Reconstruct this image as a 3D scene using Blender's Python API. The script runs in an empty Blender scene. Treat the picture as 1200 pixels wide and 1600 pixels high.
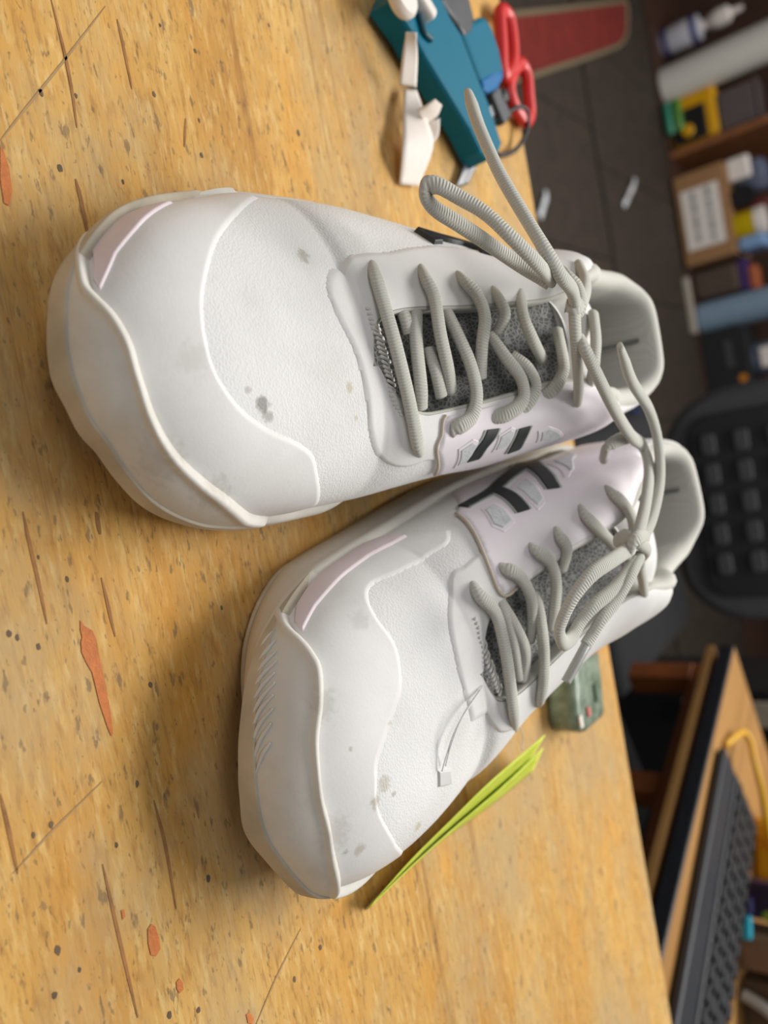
import bpy, bmesh, math, random
from mathutils import Vector, Matrix
random.seed(7)
scene = bpy.context.scene
C = scene.collection
# ------------------------------------------------------------------ camera (phone held on its side, looking down at the bench)
cam_d = bpy.data.cameras.new('camera'); cam = bpy.data.objects.new('camera', cam_d); C.objects.link(cam)
_r = [[0.179272, -0.982412, -0.052225], [0.599106, 0.151124, -0.786278], [0.780342, 0.10967, 0.615661]]
_m = Matrix(_r).to_4x4(); _m.translation = Vector((0.0, 0.0, 0.995)); cam.matrix_world = _m
cam_d.sensor_fit = 'VERTICAL'; cam_d.sensor_height = 36; cam_d.sensor_width = 27; cam_d.lens = 27.0
cam_d.clip_start = .01; cam_d.clip_end = 50
cam_d.dof.use_dof = True; cam_d.dof.focus_distance = .275; cam_d.dof.aperture_fstop = 7.2
scene.camera = cam
# ------------------------------------------------------------------ light: the room's ceiling lamps and its soft ambient light
wd = bpy.data.worlds.new('room_light'); scene.world = wd; wd.use_nodes = True
bg = wd.node_tree.nodes['Background']; bg.inputs[0].default_value = (.93, .95, 1, 1); bg.inputs[1].default_value = .23
def area(name, loc, size, size_y, power, color, target):
    d = bpy.data.lights.new(name, 'AREA'); d.shape = 'RECTANGLE'; d.size = size; d.size_y = size_y; d.energy = power; d.color = color
    o = bpy.data.objects.new(name, d); C.objects.link(o); o.location = loc
    o.rotation_euler = (Vector(target) - Vector(loc)).to_track_quat('-Z', 'Y').to_euler()
    return o
area('ceiling_lamp_over_bench', (.25, 1.55, 2.5), 1.4, .6, 51, (1, .97, .93), (.05, .45, .76))
area('ceiling_lamp_over_floor', (-.9, 2.5, 2.6), 1.3, .5, 46, (1, .97, .93), (-.9, 2.5, 0))
area('ceiling_lamp_over_entry', (-.8, -.5, 2.6), 1.3, .5, 9, (1, .97, .93), (-.3, .2, .76))
vs = scene.view_settings; vs.view_transform = 'Standard'; vs.look = 'None'; vs.gamma = 1; vs.use_curve_mapping = False; vs.exposure = -0.16
# ------------------------------------------------------------------ helpers
T = .76
def tag(o, label=None, cat=None, group=None, kind=None):
    if label: o['label'] = label
    if cat: o['category'] = cat
    if group: o['group'] = group
    if kind: o['kind'] = kind
    return o
def thing(name, label, cat, loc=(0, 0, 0), rotz=0, group=None):
    o = bpy.data.objects.new(name, None); C.objects.link(o); o.empty_display_size = .05
    o.location = loc; o.rotation_euler = (0, 0, rotz); tag(o, label, cat, group); return o
def mesh(name, verts, faces, mat=None, parent=None, smooth=False, uvs=None):
    me = bpy.data.meshes.new(name); me.from_pydata([tuple(map(float, v)) for v in verts], [], faces); me.update()
    if smooth: me.polygons.foreach_set('use_smooth', [True] * len(me.polygons))
    if uvs is not None:
        ul = me.uv_layers.new(name='uv'); vi = [0] * len(me.loops); me.loops.foreach_get('vertex_index', vi)
        flat = []
        for i in vi: flat += [float(uvs[i][0]), float(uvs[i][1])]
        ul.data.foreach_set('uv', flat)
    if mat: me.materials.append(mat)
    o = bpy.data.objects.new(name, me); C.objects.link(o)
    if parent: o.parent = parent
    return o
def from_bm(name, bm, mat=None, parent=None, smooth=False):
    bmesh.ops.recalc_face_normals(bm, faces=bm.faces)
    me = bpy.data.meshes.new(name); bm.to_mesh(me); bm.free()
    if smooth: me.polygons.foreach_set('use_smooth', [True] * len(me.polygons))
    if mat: me.materials.append(mat)
    o = bpy.data.objects.new(name, me); C.objects.link(o)
    if parent: o.parent = parent
    return o
def bm_box(bm, c, s, bev=0, seg=2, M=None):
    g = bmesh.ops.create_cube(bm, size=1); vs_ = g['verts']
    bmesh.ops.scale(bm, vec=s, verts=vs_); bmesh.ops.translate(bm, vec=c, verts=vs_)
    if bev:
        es = list({e for v in vs_ for e in v.link_edges})
        r = bmesh.ops.bevel(bm, geom=es, offset=bev, segments=seg, affect='EDGES', profile=.5)
        vs_ = list({v for f in r['faces'] for v in f.verts} | {v for v in vs_ if v.is_valid})
    if M is not None: bmesh.ops.transform(bm, matrix=M, verts=vs_)
def box(name, c, s, mat, parent=None, bev=.002, rot=None, seg=2, smooth=False):
    bm = bmesh.new(); bm_box(bm, (0, 0, 0), s, bev, seg); o = from_bm(name, bm, mat, parent, smooth)
    o.location = c
    if rot is not None: o.rotation_euler = rot
    return o
def lathe(name, prof, mat, parent=None, loc=(0, 0, 0), seg=32, axis_rot=None, smooth=True):
    vs_, fs = [], []
    for (r, z) in prof:
        for k in range(seg):
            a = 2 * math.pi * k / seg; vs_.append((r * math.cos(a), r * math.sin(a), z))
    n = len(prof)
    for i in range(n - 1):
        for k in range(seg):
            a, b = i*seg + k, i*seg + (k+1) % seg; fs.append((a, b, b + seg, a + seg))
    fs.append(tuple(range(seg))[::-1]); fs.append(tuple(range((n-1)*seg, n*seg)))
    o = mesh(name, vs_, fs, mat, parent, smooth); o.location = loc
    if axis_rot: o.rotation_euler = axis_rot
    if smooth:
        md = o.modifiers.new('e', 'EDGE_SPLIT'); md.split_angle = math.radians(40)
    return o
def cr(pts, n=12):
    """Catmull-Rom through points"""
    P = [Vector(p) for p in pts]; P = [P[0]*2 - P[1]] + P + [P[-1]*2 - P[-2]]; out = []
    for i in range(1, len(P) - 2):
        a, b, c_, d = P[i-1:i+3]
        for k in range(n):
            t = k / n
            out.append(.5 * ((2*b) + (c_ - a)*t + (2*a - 5*b + 4*c_ - d)*t*t + (3*b - a - 3*c_ + d)*t**3))
    out.append(P[-2]); return out
def tube(name, pts, rad, mat, parent=None, seg=12, flat=1.0, n=12, up=(0, 0, 1), taper=None, smooth=True, spline=True):
    """tube swept along a smooth path; flat < 1 squashes it along 'up'"""
    P = cr(pts, n) if spline else [Vector(p) for p in pts]
    vs_, fs, uv = [], [], []; L = 0; u0 = Vector(up); N = len(P)
    for i, p in enumerate(P):
        t = (P[min(i+1, N-1)] - P[max(i-1, 0)]).normalized()
        s = t.cross(u0)
        if s.length < .15: s = t.cross(Vector((1, .3, 0)))
        s.normalize(); w = s.cross(t).normalized()
        if i: L += (p - P[i-1]).length
        r = rad * (taper(i / (N-1)) if taper else 1)
        for k in range(seg):
            a = 2 * math.pi * k / seg
            vs_.append(p + s * (r * math.cos(a)) + w * (r * flat * math.sin(a))); uv.append((L * 1000, k / seg))
    for i in range(N - 1):
        for k in range(seg):
            a, b = i*seg + k, i*seg + (k+1) % seg; fs.append((a, b, b + seg, a + seg))
    fs.append(tuple(range(seg))[::-1]); fs.append(tuple(range((N-1)*seg, N*seg)))
    return mesh(name, vs_, fs, mat, parent, smooth, uv)
def prism(name, poly, z0, z1, mat, parent=None, bev=.0, smooth=False):
    """vertical extrusion of a plan polygon"""
    bm = bmesh.new(); vb = [bm.verts.new((p[0], p[1], z0)) for p in poly]; f = bm.faces.new(vb)
    r = bmesh.ops.extrude_face_region(bm, geom=[f]); up = [v for v in r['geom'] if isinstance(v, bmesh.types.BMVert)]
    for v in up: v.co.z = z1
    if bev:
        es = [e for e in bm.edges if all(v in up for v in e.verts)]
        bmesh.ops.bevel(bm, geom=es, offset=bev, segments=2, affect='EDGES', profile=.5)
    return from_bm(name, bm, mat, parent, smooth)
# ------------------------------------------------------------------ materials
class NT:
    def __init__(s, name):
        s.m = bpy.data.materials.new(name); s.m.use_nodes = True; s.t = s.m.node_tree; s.b = s.t.nodes['Principled BSDF']
    def n(s, typ, ins=None, **kw):
        nd = s.t.nodes.new('ShaderNode' + typ)
        for k, v in kw.items(): setattr(nd, k, v)
        for k, v in (ins or {}).items(): s.set(nd.inputs[k], v)
        return nd
    def set(s, sock, v):
        if isinstance(v, bpy.types.NodeSocket): s.t.links.new(v, sock)
        elif isinstance(v, bpy.types.Node): s.t.links.new(v.outputs[0], sock)
        else: sock.default_value = v
    def bs(s, k, v): s.set(s.b.inputs[k], v)
    def coord(s, scale=(1, 1, 1), rot=(0, 0, 0), out='Object', loc=(0, 0, 0)):
        tc = s.n('TexCoord'); mp = s.n('Mapping', {'Scale': scale, 'Rotation': rot, 'Location': loc}); s.t.links.new(tc.outputs[out], mp.inputs[0]); return mp
    def noise(s, vec, scale, detail=4, rough=.55, dist=0): return s.n('TexNoise', {'Vector': vec, 'Scale': scale, 'Detail': detail, 'Roughness': rough, 'Distortion': dist})
    def ramp(s, fac, stops, interp='LINEAR'):
        r = s.n('ValToRGB', {'Fac': fac}); r.color_ramp.interpolation = interp
        e = r.color_ramp.elements
        while len(e) < len(stops): e.new(.5)
        for k, (p, c_) in enumerate(stops): e[k].position = p; e[k].color = tuple(c_) + (1,) if len(c_) == 3 else c_
        return r
    def mix(s, fac, a, b, mode='MIX'):
        m = s.n('Mix', data_type='RGBA', blend_type=mode)
        s.set(m.inputs[0], fac); s.set(m.inputs[6], a); s.set(m.inputs[7], b); return m.outputs[2]
    def math(s, op, a, b=0, clamp=False):
        m = s.n('Math', operation=op, use_clamp=clamp); s.set(m.inputs[0], a); s.set(m.inputs[1], b); return m.outputs[0]
    def bump(s, h, strength=.3, dist=.001):
        b = s.n('Bump', {'Height': h, 'Strength': strength, 'Distance': dist}); s.bs('Normal', b)
def srgb(r, g, b):
    f = lambda v: (v/255/12.92 if v/255 <= .04045 else ((v/255 + .055)/1.055)**2.4)
    return (f(r), f(g), f(b), 1)
def plain(name, col, rough=.55, var=.12, metal=0, bump=0, scale=60, **kw):
    """base colour with slight cloudy variation and fine relief"""
    t = NT(name); c_ = col if len(col) == 4 else tuple(col) + (1,)
    nz = t.noise(t.coord(), scale, 4)
    dark = tuple(v * (1 - var) for v in c_[:3]) + (1,); lite = tuple(min(1, v * (1 + var * .6)) for v in c_[:3]) + (1,)
    t.bs('Base Color', t.ramp(nz, [(.3, dark), (.7, lite)])); t.bs('Roughness', rough); t.bs('Metallic', metal)
    for k, v in kw.items(): t.bs(k.replace('_', ' '), v)
    if bump: t.bump(t.noise(t.coord(), scale * 4, 3), bump, .001)
    return t.m

# ------------------------------------------------------------------ the setting
def wood_bench():
    t = NT('worn_bench_wood'); co = t.coord((1, 1, 1))
    def st(sx, sy, **k): return t.coord((sx, sy, 1), **k)
    n1 = t.noise(st(4, 30), 1.0, 6, .65, .3)
    base = t.ramp(n1, [(.3, srgb(186, 138, 70)), (.5, srgb(204, 158, 86)), (.7, srgb(218, 178, 106))])
    n2 = t.noise(st(95, 480), 1.0, 3, .65)
    c1 = t.mix(t.math('MULTIPLY', t.ramp(n2, [(.34, (1, 1, 1)), (.5, (0, 0, 0))]), .55), base, srgb(150, 106, 58))
    n3 = t.noise(st(60, 300, loc=(5, 2, 0)), 1.0, 4, .65, .2)
    c1 = t.mix(t.math('MULTIPLY', t.ramp(n3, [(.52, (0, 0, 0)), (.68, (1, 1, 1))]), .6), c1, srgb(228, 198, 134))
    n4 = t.noise(st(9, 30), 1.0, 4, .6)
    c1 = t.mix(t.math('MULTIPLY', t.ramp(n4, [(.5, (0, 0, 0)), (.68, (1, 1, 1))]), .42), c1, srgb(214, 148, 50))
    n5 = t.noise(st(8, 14, loc=(3, 1, 0)), 1.0, 6, .7)
    c1 = t.mix(t.math('MULTIPLY', t.ramp(n5, [(.44, (0, 0, 0)), (.62, (1, 1, 1))]), .7), c1, srgb(182, 158, 118))
    n6 = t.noise(st(2.2, 110, loc=(1, 4, 0)), 1.0, 4, .6, .15)
    c1 = t.mix(t.math('MULTIPLY', t.ramp(n6, [(.6, (0, 0, 0)), (.66, (1, 1, 1))]), .5), c1, srgb(140, 94, 52))
    n7 = t.noise(st(90, 240), 1.0, 3, .6)
    fl = t.ramp(n7, [(.61, (0, 0, 0)), (.68, (1, 1, 1))])
    c1 = t.mix(t.math('MULTIPLY', fl, .6), c1, srgb(104, 90, 72))
    n8 = t.noise(st(220, 420, loc=(2, 9, 0)), 1.0, 2, .5)
    c1 = t.mix(t.math('MULTIPLY', t.ramp(n8, [(.66, (0, 0, 0)), (.71, (1, 1, 1))]), .5), c1, srgb(104, 88, 68))
    t.bs('Base Color', c1); t.bs('Roughness', t.ramp(n5, [(.3, (.62,)*3), (.7, (.8,)*3)]))
    t.b.inputs['Specular IOR Level'].default_value = .2
    h = t.math('SUBTRACT', t.math('MULTIPLY', n2, .6), t.math('MULTIPLY', fl, .8))
    t.bump(h, .35, .0006)
    return t.m
M_bench = wood_bench()
M_edge = plain('dark_bench_edge', srgb(58, 50, 42), .6, .25)
M_leg = plain('bench_leg_wood', srgb(120, 84, 48), .6, .2, scale=25)
M_gouge = plain('bare_orange_wood', srgb(196, 114, 54), .7, .22, bump=.4, scale=160)
M_gouge_d = plain('dark_gouge', srgb(158, 110, 62), .8, .3, scale=160)
def tile_mat():
    t = NT('brown_floor_tile'); n1 = t.noise(t.coord(out='Generated', scale=(1, 2, 1)), 7, 5, .65); n2 = t.noise(t.coord(), 90, 3)
    c1 = t.ramp(n1, [(.3, srgb(45, 36, 28)), (.5, srgb(55, 45, 35)), (.75, srgb(66, 55, 43))])
    t.bs('Base Color', t.mix(t.math('MULTIPLY', n2, .35), c1, srgb(40, 33, 27))); t.bs('Roughness', .75); t.bump(n2, .2, .002); return t.m
M_tile = tile_mat()
M_grout = plain('dark_floor_joint', srgb(22, 20, 19), .8)
M_wall = plain('dim_wall_paint', srgb(120, 106, 90), .8)
fl = mesh('floor', [(-4, -1.2, -.01), (4, -1.2, -.01), (4, 4.6, -.01), (-4, 4.6, -.01), (-4, -1.2, -.06), (4, -1.2, -.06), (4, 4.6, -.06), (-4, 4.6, -.06)],
          [(0, 1, 2, 3), (7, 6, 5, 4), (0, 4, 5, 1), (1, 5, 6, 2), (2, 6, 7, 3), (3, 7, 4, 0)], M_grout)
tag(fl, 'brown tiled shop floor with dark joints', kind='structure')
ys_ = [(-.75, .165), (.17, 1.085), (1.105, 2.0), (2.01, 2.905), (2.935, 3.855), (3.86, 4.55)]
tile_me = {}
for (y0, y1) in ys_:
    for k in range(-7, 7):
        key = (y0, y1)
        if key not in tile_me:
            bm = bmesh.new(); bm_box(bm, (0, 0, -.005), (.486, y1 - y0, .01), .0015, 1)
            me = bpy.data.meshes.new('tile'); bm.to_mesh(me); bm.free(); me.materials.append(M_tile); tile_me[key] = me
        o = bpy.data.objects.new('tile', tile_me[key]); C.objects.link(o); o.parent = fl
        o.location = (.245 + k * .49 - .13 * (ys_.index(key) % 2), (y0 + y1) / 2, 0)
wl = box('wall_back', (0, 4.62, 1.3), (8, .06, 2.62), M_wall, bev=0); tag(wl, 'dim brownish back wall behind the low shelves', kind='structure')
for nm, x in (('wall_left', -3.97), ('wall_right', 3.97)):
    w_ = box(nm, (x, 1.7, 1.3), (.06, 5.78, 2.62), M_wall, bev=0); tag(w_, 'dim brownish side wall of the shop', kind='structure')
# ------------------------------------------------------------------ the bench
bench = thing('workbench', 'worn pale wooden workbench top under the white running shoes', 'workbench', (0, 0, 0))
bx0, bx1, by0, by1 = -1.0, .78, -.42, .541
box('bench_top', ((bx0 + bx1)/2, (by0 + by1)/2, T - .021), (bx1 - bx0, by1 - by0, .042), M_bench, bench, .0015)
box('edge_band', ((bx0 + bx1)/2, by1 + .0012, T - .022), (bx1 - bx0, .0022, .041), M_edge, bench, .0004)
for x in (bx0 + .06, bx1 - .06):
    for y in (by0 + .06, by1 - .09): box('leg', (x, y, (T - .042) / 2), (.06, .06, T - .042), M_leg, bench, .003)
box('apron', ((bx0 + bx1)/2, by1 - .09, T - .082), (bx1 - bx0 - .18, .025, .08), M_leg, bench, .002)
def gouge(pts, mat=M_gouge):
    return mesh('gouge', [(p[0], p[1], T + .0003) for p in pts], [tuple(range(len(pts)))], mat, bench)
gouge([(0.0297, 0.132, 0.76), (0.0321, 0.1329, 0.76), (0.0334, 0.1344, 0.76), (0.0343, 0.1354, 0.76), (0.0377, 0.1361, 0.76), (0.0425, 0.1359, 0.76), (0.0486, 0.136, 0.76), (0.0551, 0.136, 0.76), (0.0621, 0.1359, 0.76), (0.0693, 0.1352, 0.76), (0.0698, 0.1344, 0.76), (0.067, 0.1338, 0.76), (0.0629, 0.1333, 0.76), (0.0579, 0.1327, 0.76), (0.0518, 0.1325, 0.76), (0.0474, 0.1323, 0.76), (0.0437, 0.131, 0.76), (0.0399, 0.1302, 0.76), (0.0368, 0.1307, 0.76), (0.0355, 0.1314, 0.76), (0.0331, 0.1313, 0.76)])
gouge([(0.1362, 0.1333, 0.76), (0.1352, 0.135, 0.76), (0.137, 0.1362, 0.76), (0.1414, 0.1367, 0.76), (0.1449, 0.1364, 0.76), (0.1462, 0.1343, 0.76), (0.1447, 0.1326, 0.76), (0.1408, 0.1325, 0.76)])
gouge([(-0.1246, 0.1377, 0.76), (-0.1232, 0.1384, 0.76), (-0.118, 0.1392, 0.76), (-0.1101, 0.1386, 0.76), (-0.1052, 0.1366, 0.76), (-0.1058, 0.135, 0.76), (-0.1136, 0.1354, 0.76)])
gouge([(0.1589, 0.1397, 0.76), (0.1585, 0.1412, 0.76), (0.1609, 0.142, 0.76), (0.163, 0.1417, 0.76), (0.1633, 0.14, 0.76), (0.1612, 0.1394, 0.76)], M_gouge)
gouge([(0.1879, 0.1646, 0.76), (0.1886, 0.1663, 0.76), (0.1919, 0.1674, 0.76), (0.1932, 0.1664, 0.76), (0.1914, 0.1646, 0.76)], M_gouge)
gouge([(0.125, 0.1257, 0.76), (0.1252, 0.1267, 0.76), (0.1277, 0.1266, 0.76), (0.1282, 0.1255, 0.76)], M_gouge)
def scratch(pts, r, mat=M_gouge_d):
    P = cr([(p[0], p[1], T + .0002) for p in pts], 6); vs_ = []; fs = []
    for i, p in enumerate(P):
        t_ = (P[min(i+1, len(P)-1)] - P[max(i-1, 0)]).normalized(); s_ = Vector((-t_.y, t_.x, 0)); w = r * (math.sin(math.pi * (i + .4) / (len(P) - .2)) ** .5)
        vs_ += [p + s_ * w, p - s_ * w]
    for i in range(len(P) - 1): fs.append((2*i, 2*i+1, 2*i+3, 2*i+2))
    mesh('scratch', vs_, fs, mat, bench)
scratch([(0.018, 0.1424, 0.76), (0.0253, 0.1427, 0.76), (0.0313, 0.1428, 0.76), (0.0387, 0.1431, 0.76)], .0006)
scratch([(-0.0077, 0.1207, 0.76), (0.0025, 0.1207, 0.76), (0.0148, 0.121, 0.76), (0.0282, 0.1209, 0.76)], .0006)
scratch([(-0.1816, 0.1674, 0.76), (-0.1643, 0.1685, 0.76), (-0.1511, 0.1685, 0.76), (-0.1375, 0.1675, 0.76)], .0006)
scratch([(-0.1188, 0.1629, 0.76), (-0.11, 0.1634, 0.76), (-0.0977, 0.1632, 0.76)], .0008)
scratch([(-0.1843, 0.1943, 0.76), (-0.175, 0.1947, 0.76), (-0.1584, 0.1948, 0.76)], .0006)
scratch([(0.0725, 0.0969, 0.76), (0.0824, 0.0971, 0.76), (0.0971, 0.0971, 0.76)], .0006)
scratch([(0.1078, 0.1228, 0.76), (0.1318, 0.1232, 0.76), (0.1607, 0.1239, 0.76)], .0006)
scratch([(0.0968, 0.145, 0.76), (0.1133, 0.146, 0.76), (0.136, 0.1452, 0.76)], .0006)
scratch([(-0.0039, 0.1453, 0.76), (0.0038, 0.1451, 0.76)], .0008)
scratch([(-0.1536, 0.2189, 0.76), (-0.1414, 0.2153, 0.76)], .0005)
M_pencil = plain('grey_pencil_line', srgb(166, 134, 90), .8)
scratch([(-0.1263, 0.1381, 0.76), (-0.1394, 0.1493, 0.76), (-0.1608, 0.1677, 0.76), (-0.1876, 0.1901, 0.76)], .0004, M_pencil)
scratch([(0.0963, 0.0957, 0.76), (0.0912, 0.1068, 0.76), (0.0884, 0.1136, 0.76), (0.0826, 0.1284, 0.76)], .0004, M_pencil)
scratch([(0.1748, 0.1978, 0.76), (0.1851, 0.1806, 0.76), (0.1944, 0.1681, 0.76)], .0004, M_pencil)
M_dent = plain('dark_dent', srgb(104, 86, 66), .8, .3)
random.seed(3)
for (x_, y_, r_) in [(-0.1492, 0.1698, 0.76), (-0.1593, 0.2051, 0.76), (-0.1215, 0.1578, 0.76), (-0.1466, 0.1562, 0.76), (-0.1213, 0.1825, 0.76), (-0.1398, 0.2237, 0.76), (-0.1546, 0.226, 0.76), (0.007, 0.1226, 0.76), (0.0159, 0.1305, 0.76), (0.0405, 0.1895, 0.76), (0.0586, 0.1526, 0.76), (0.0886, 0.1037, 0.76), (0.088, 0.1095, 0.76), (0.0889, 0.1402, 0.76), (0.1044, 0.1287, 0.76), (0.1331, 0.1601, 0.76), (0.1249, 0.1036, 0.76), (0.1344, 0.1088, 0.76), (0.1368, 0.1001, 0.76), (-0.1639, 0.2876, 0.76), (-0.189, 0.2148, 0.76), (-0.2115, 0.2807, 0.76), (-0.1842, 0.2312, 0.76), (0.0279, 0.1089, 0.76), (0.0297, 0.1111, 0.76), (0.0342, 0.1168, 0.76), (0.1911, 0.1897, 0.76), (0.1879, 0.2059, 0.76), (0.1674, 0.135, 0.76), (0.1734, 0.1459, 0.76)]:
    rr = random.uniform(.0005, .0011); n_ = 8; a0 = random.random()
    ps = [(x_ + rr * 1.5 * random.uniform(.7, 1.2) * math.cos(a0 + 2*math.pi*k/n_), y_ + rr * random.uniform(.6, 1.1) * math.sin(a0 + 2*math.pi*k/n_)) for k in range(n_)]
    mesh('dent', [(p[0], p[1], T + .0002) for p in ps], [tuple(range(n_))], M_dent, bench)

# ------------------------------------------------------------------ shoe surface (metres, local frame:
# y runs from toe to heel, x across with +x the big-toe side, z up from the bench top)
import numpy as np
SY0, SY1 = -.004, .318
def q_of(y): return np.arccos(np.clip(1 - 2 * (np.asarray(y, float) - SY0) / (SY1 - SY0), -1, 1)) / math.pi
def y_of(q): return SY0 + (SY1 - SY0) * (1 - np.cos(math.pi * np.asarray(q, float))) / 2
def mono(xs, ys):
    xs = np.array(xs, float); ys = np.array(ys, float); h = np.diff(xs); d = np.diff(ys) / h
    m = np.zeros_like(xs); m[0], m[-1] = d[0], d[-1]
    for i in range(1, len(xs) - 1):
        if d[i-1] * d[i] > 0:
            w1, w2 = 2*h[i] + h[i-1], h[i] + 2*h[i-1]
            m[i] = (w1 + w2) / (w1/d[i-1] + w2/d[i])
    def f(x):
        x = np.clip(np.asarray(x, float), xs[0], xs[-1]); i = np.clip(np.searchsorted(xs, x, 'right') - 1, 0, len(h) - 1)
        t = (x - xs[i]) / h[i]
        return ((2*t**3-3*t**2+1)*ys[i] + (t**3-2*t**2+t)*h[i]*m[i] + (-2*t**3+3*t**2)*ys[i+1] + (t**3-t**2)*h[i]*m[i+1])
    return f
def tab(rows, k, sc=.001):
    ys = np.array([r[0] for r in rows]) * .001
    return mono(q_of(ys), [r[k] * sc for r in rows])
OUTS = {'A': [(-4,6,6),(-2,-12,18),(0,-20,26),(4,-28,33),(9,-34,43),(15,-40,51),(24,-47,57),(36,-52.5,61.5),(55,-58,64),(76,-63,65),
              (100,-65,65),(120,-66,64),(140,-64,63),(166,-57,62),(200,-47,59),(240,-40,56),(280,-37,50),(300,-30,42),(312,-16,30),(318,6,6)],
        'B': [(-4,-4,-4),(-2,-18,8),(0,-26,15),(2,-33,20),(5,-41,27),(9,-46,34),(17,-51,45),(30,-56,55),(50,-61,62),(67,-63,64.5),(84,-64,64.5),
              (100,-64,64),(117,-62,63.5),(140,-59,63),(166,-55,62),(200,-50,59),(240,-45,52),(280,-42,47),(300,-35,40),(312,-21,27),(318,2,2)]}
PRO = [  # y, ridge height, feather line z, sole bottom z, superellipse n outer side, inner side, inset of upper
 (-4, 24, 22, 13, 2.4, 2.4, 0), (0, 38, 23, 11, 2.4, 2.4, 4), (10, 47, 24, 7.5, 2.4, 2.4, 5), (30, 55, 25, 3.5, 2.35, 2.45, 5),
 (60, 60, 26, 0.8, 2.15, 2.5, 4.5), (98, 67, 27, 0, 1.75, 2.6, 4), (130, 77, 28, 0, 1.6, 2.7, 4), (165, 92, 30, 0, 1.65, 2.8, 4),
 (195, 104, 32, 0, 2.0, 2.8, 4), (215, 105, 34, 0, 2.4, 3.0, 4), (250, 93, 36, 0, 3.2, 3.4, 5), (285, 96, 37, 1, 3.4, 3.4, 5),
 (303, 101, 37, 3, 3.2, 3.2, 4), (311, 99, 37, 5, 3, 3, 3), (318, 38, 37, 8, 3, 3, 0)]
RIDGE = {'A': [(-4,6),(10,6),(30,8),(60,11),(98,14),(130,13),(165,11),(195,9),(215,8),(250,6),(318,6)],
         'B': [(-4,-4),(10,-4),(30,-3),(60,-1),(98,1),(130,4),(165,8),(195,9),(215,8),(250,4),(318,2)]}
GAP = [  # y, left half opening, right half opening
 (-4,0,0),(91,0,0),(93,9,0),(96,16,6),(101,19,14),(106,20.5,18),(113,21,20.5),(150,19,19.5),(175,18,18),(192,21,21),(210,28,28),(240,33,33),
 (275,33,33),(295,26,26),(305,13,13),(308,0,0),(318,0,0)]
f_H, f_zb, f_zs, f_nl, f_nr, f_in = tab(PRO,1), tab(PRO,2), tab(PRO,3), tab(PRO,4,1), tab(PRO,5,1), tab(PRO,6)
f_gl, f_gr = tab(GAP,1), tab(GAP,2)
def use_last(k):
    """choose the last (plan outline) of one shoe"""
    global f_xl, f_xr, f_xc
    f_xl, f_xr, f_xc = tab(OUTS[k], 1), tab(OUTS[k], 2), tab(RIDGE[k], 1)
use_last('A')
def shoe_pt(q, a, closed=False):
    """point of the upper; a in [-1,1], |a|=1 feather line, 0 the ridge or the edge of the opening"""
    q = np.asarray(q, float); a = np.asarray(a, float)
    xc = f_xc(q); s = np.where(a < 0, -1., 1.); ins = f_in(q)
    w = np.where(a < 0, np.maximum(xc - f_xl(q) - ins, 0), np.maximum(f_xr(q) - xc - ins, 0))
    g = 0 * q if closed else np.where(a < 0, f_gl(q), f_gr(q))
    g = np.minimum(g, w)
    ph = (1 - np.abs(a)) * math.pi / 2; e = 2 / np.where(a < 0, f_nl(q), f_nr(q))
    x = xc + s * (g + (w - g) * np.cos(ph).clip(0) ** e)
    zb = f_zb(q); z = zb + np.maximum(f_H(q) - zb, 0) * np.sin(ph).clip(0) ** e
    return np.stack([x, y_of(q) + 0 * a, z], -1)
def shoe_grid(nq=260, na=150, q0=0., q1=1.):
    Q = np.linspace(q0, q1, nq); h = (1 - np.cos(np.linspace(0, math.pi, na // 2))) / 2
    A = np.concatenate([-(1 - h * .9999), (1 - h * .9999)[::-1]])
    QQ, AA = np.meshgrid(Q, A, indexing='ij'); P = shoe_pt(QQ, AA)
    du = np.gradient(P, axis=0); dv = np.gradient(P, axis=1); N = np.cross(dv, du)
    # gradients across the opening are meaningless: recompute one-sided
    m = na // 2 - 1
    dv[:, m] = P[:, m] - P[:, m-1]; dv[:, m+1] = P[:, m+2] - P[:, m+1]; N = np.cross(dv, du)
    L = np.linalg.norm(N, axis=-1, keepdims=True); N = N / np.maximum(L, 1e-12)
    bad = L[..., 0] < 1e-12; N[bad] = (0, 0, 1)
    return QQ, AA, P, N
class Frame:
    """placement of one shoe: mirror, rotation and bench position"""
    def __init__(s, ox, oy, rot, mirror): s.o = np.array([ox, oy]); s.r = rot; s.m = -1. if mirror else 1.
    def w(s, P, T=0.76):
        P = np.asarray(P, float); x = P[..., 0] * s.m; y = P[..., 1]; c, k = math.cos(s.r), math.sin(s.r)
        return np.stack([s.o[0] + x*c - y*k, s.o[1] + x*k + y*c, P[..., 2] + T], -1)
    def inv(s, W, T=0.76):
        W = np.asarray(W, float); d = W[..., :2] - s.o; c, k = math.cos(s.r), math.sin(s.r)
        return np.stack([(d[..., 0]*c + d[..., 1]*k) * s.m, -d[..., 0]*k + d[..., 1]*c, W[..., 2] - T], -1)

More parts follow.
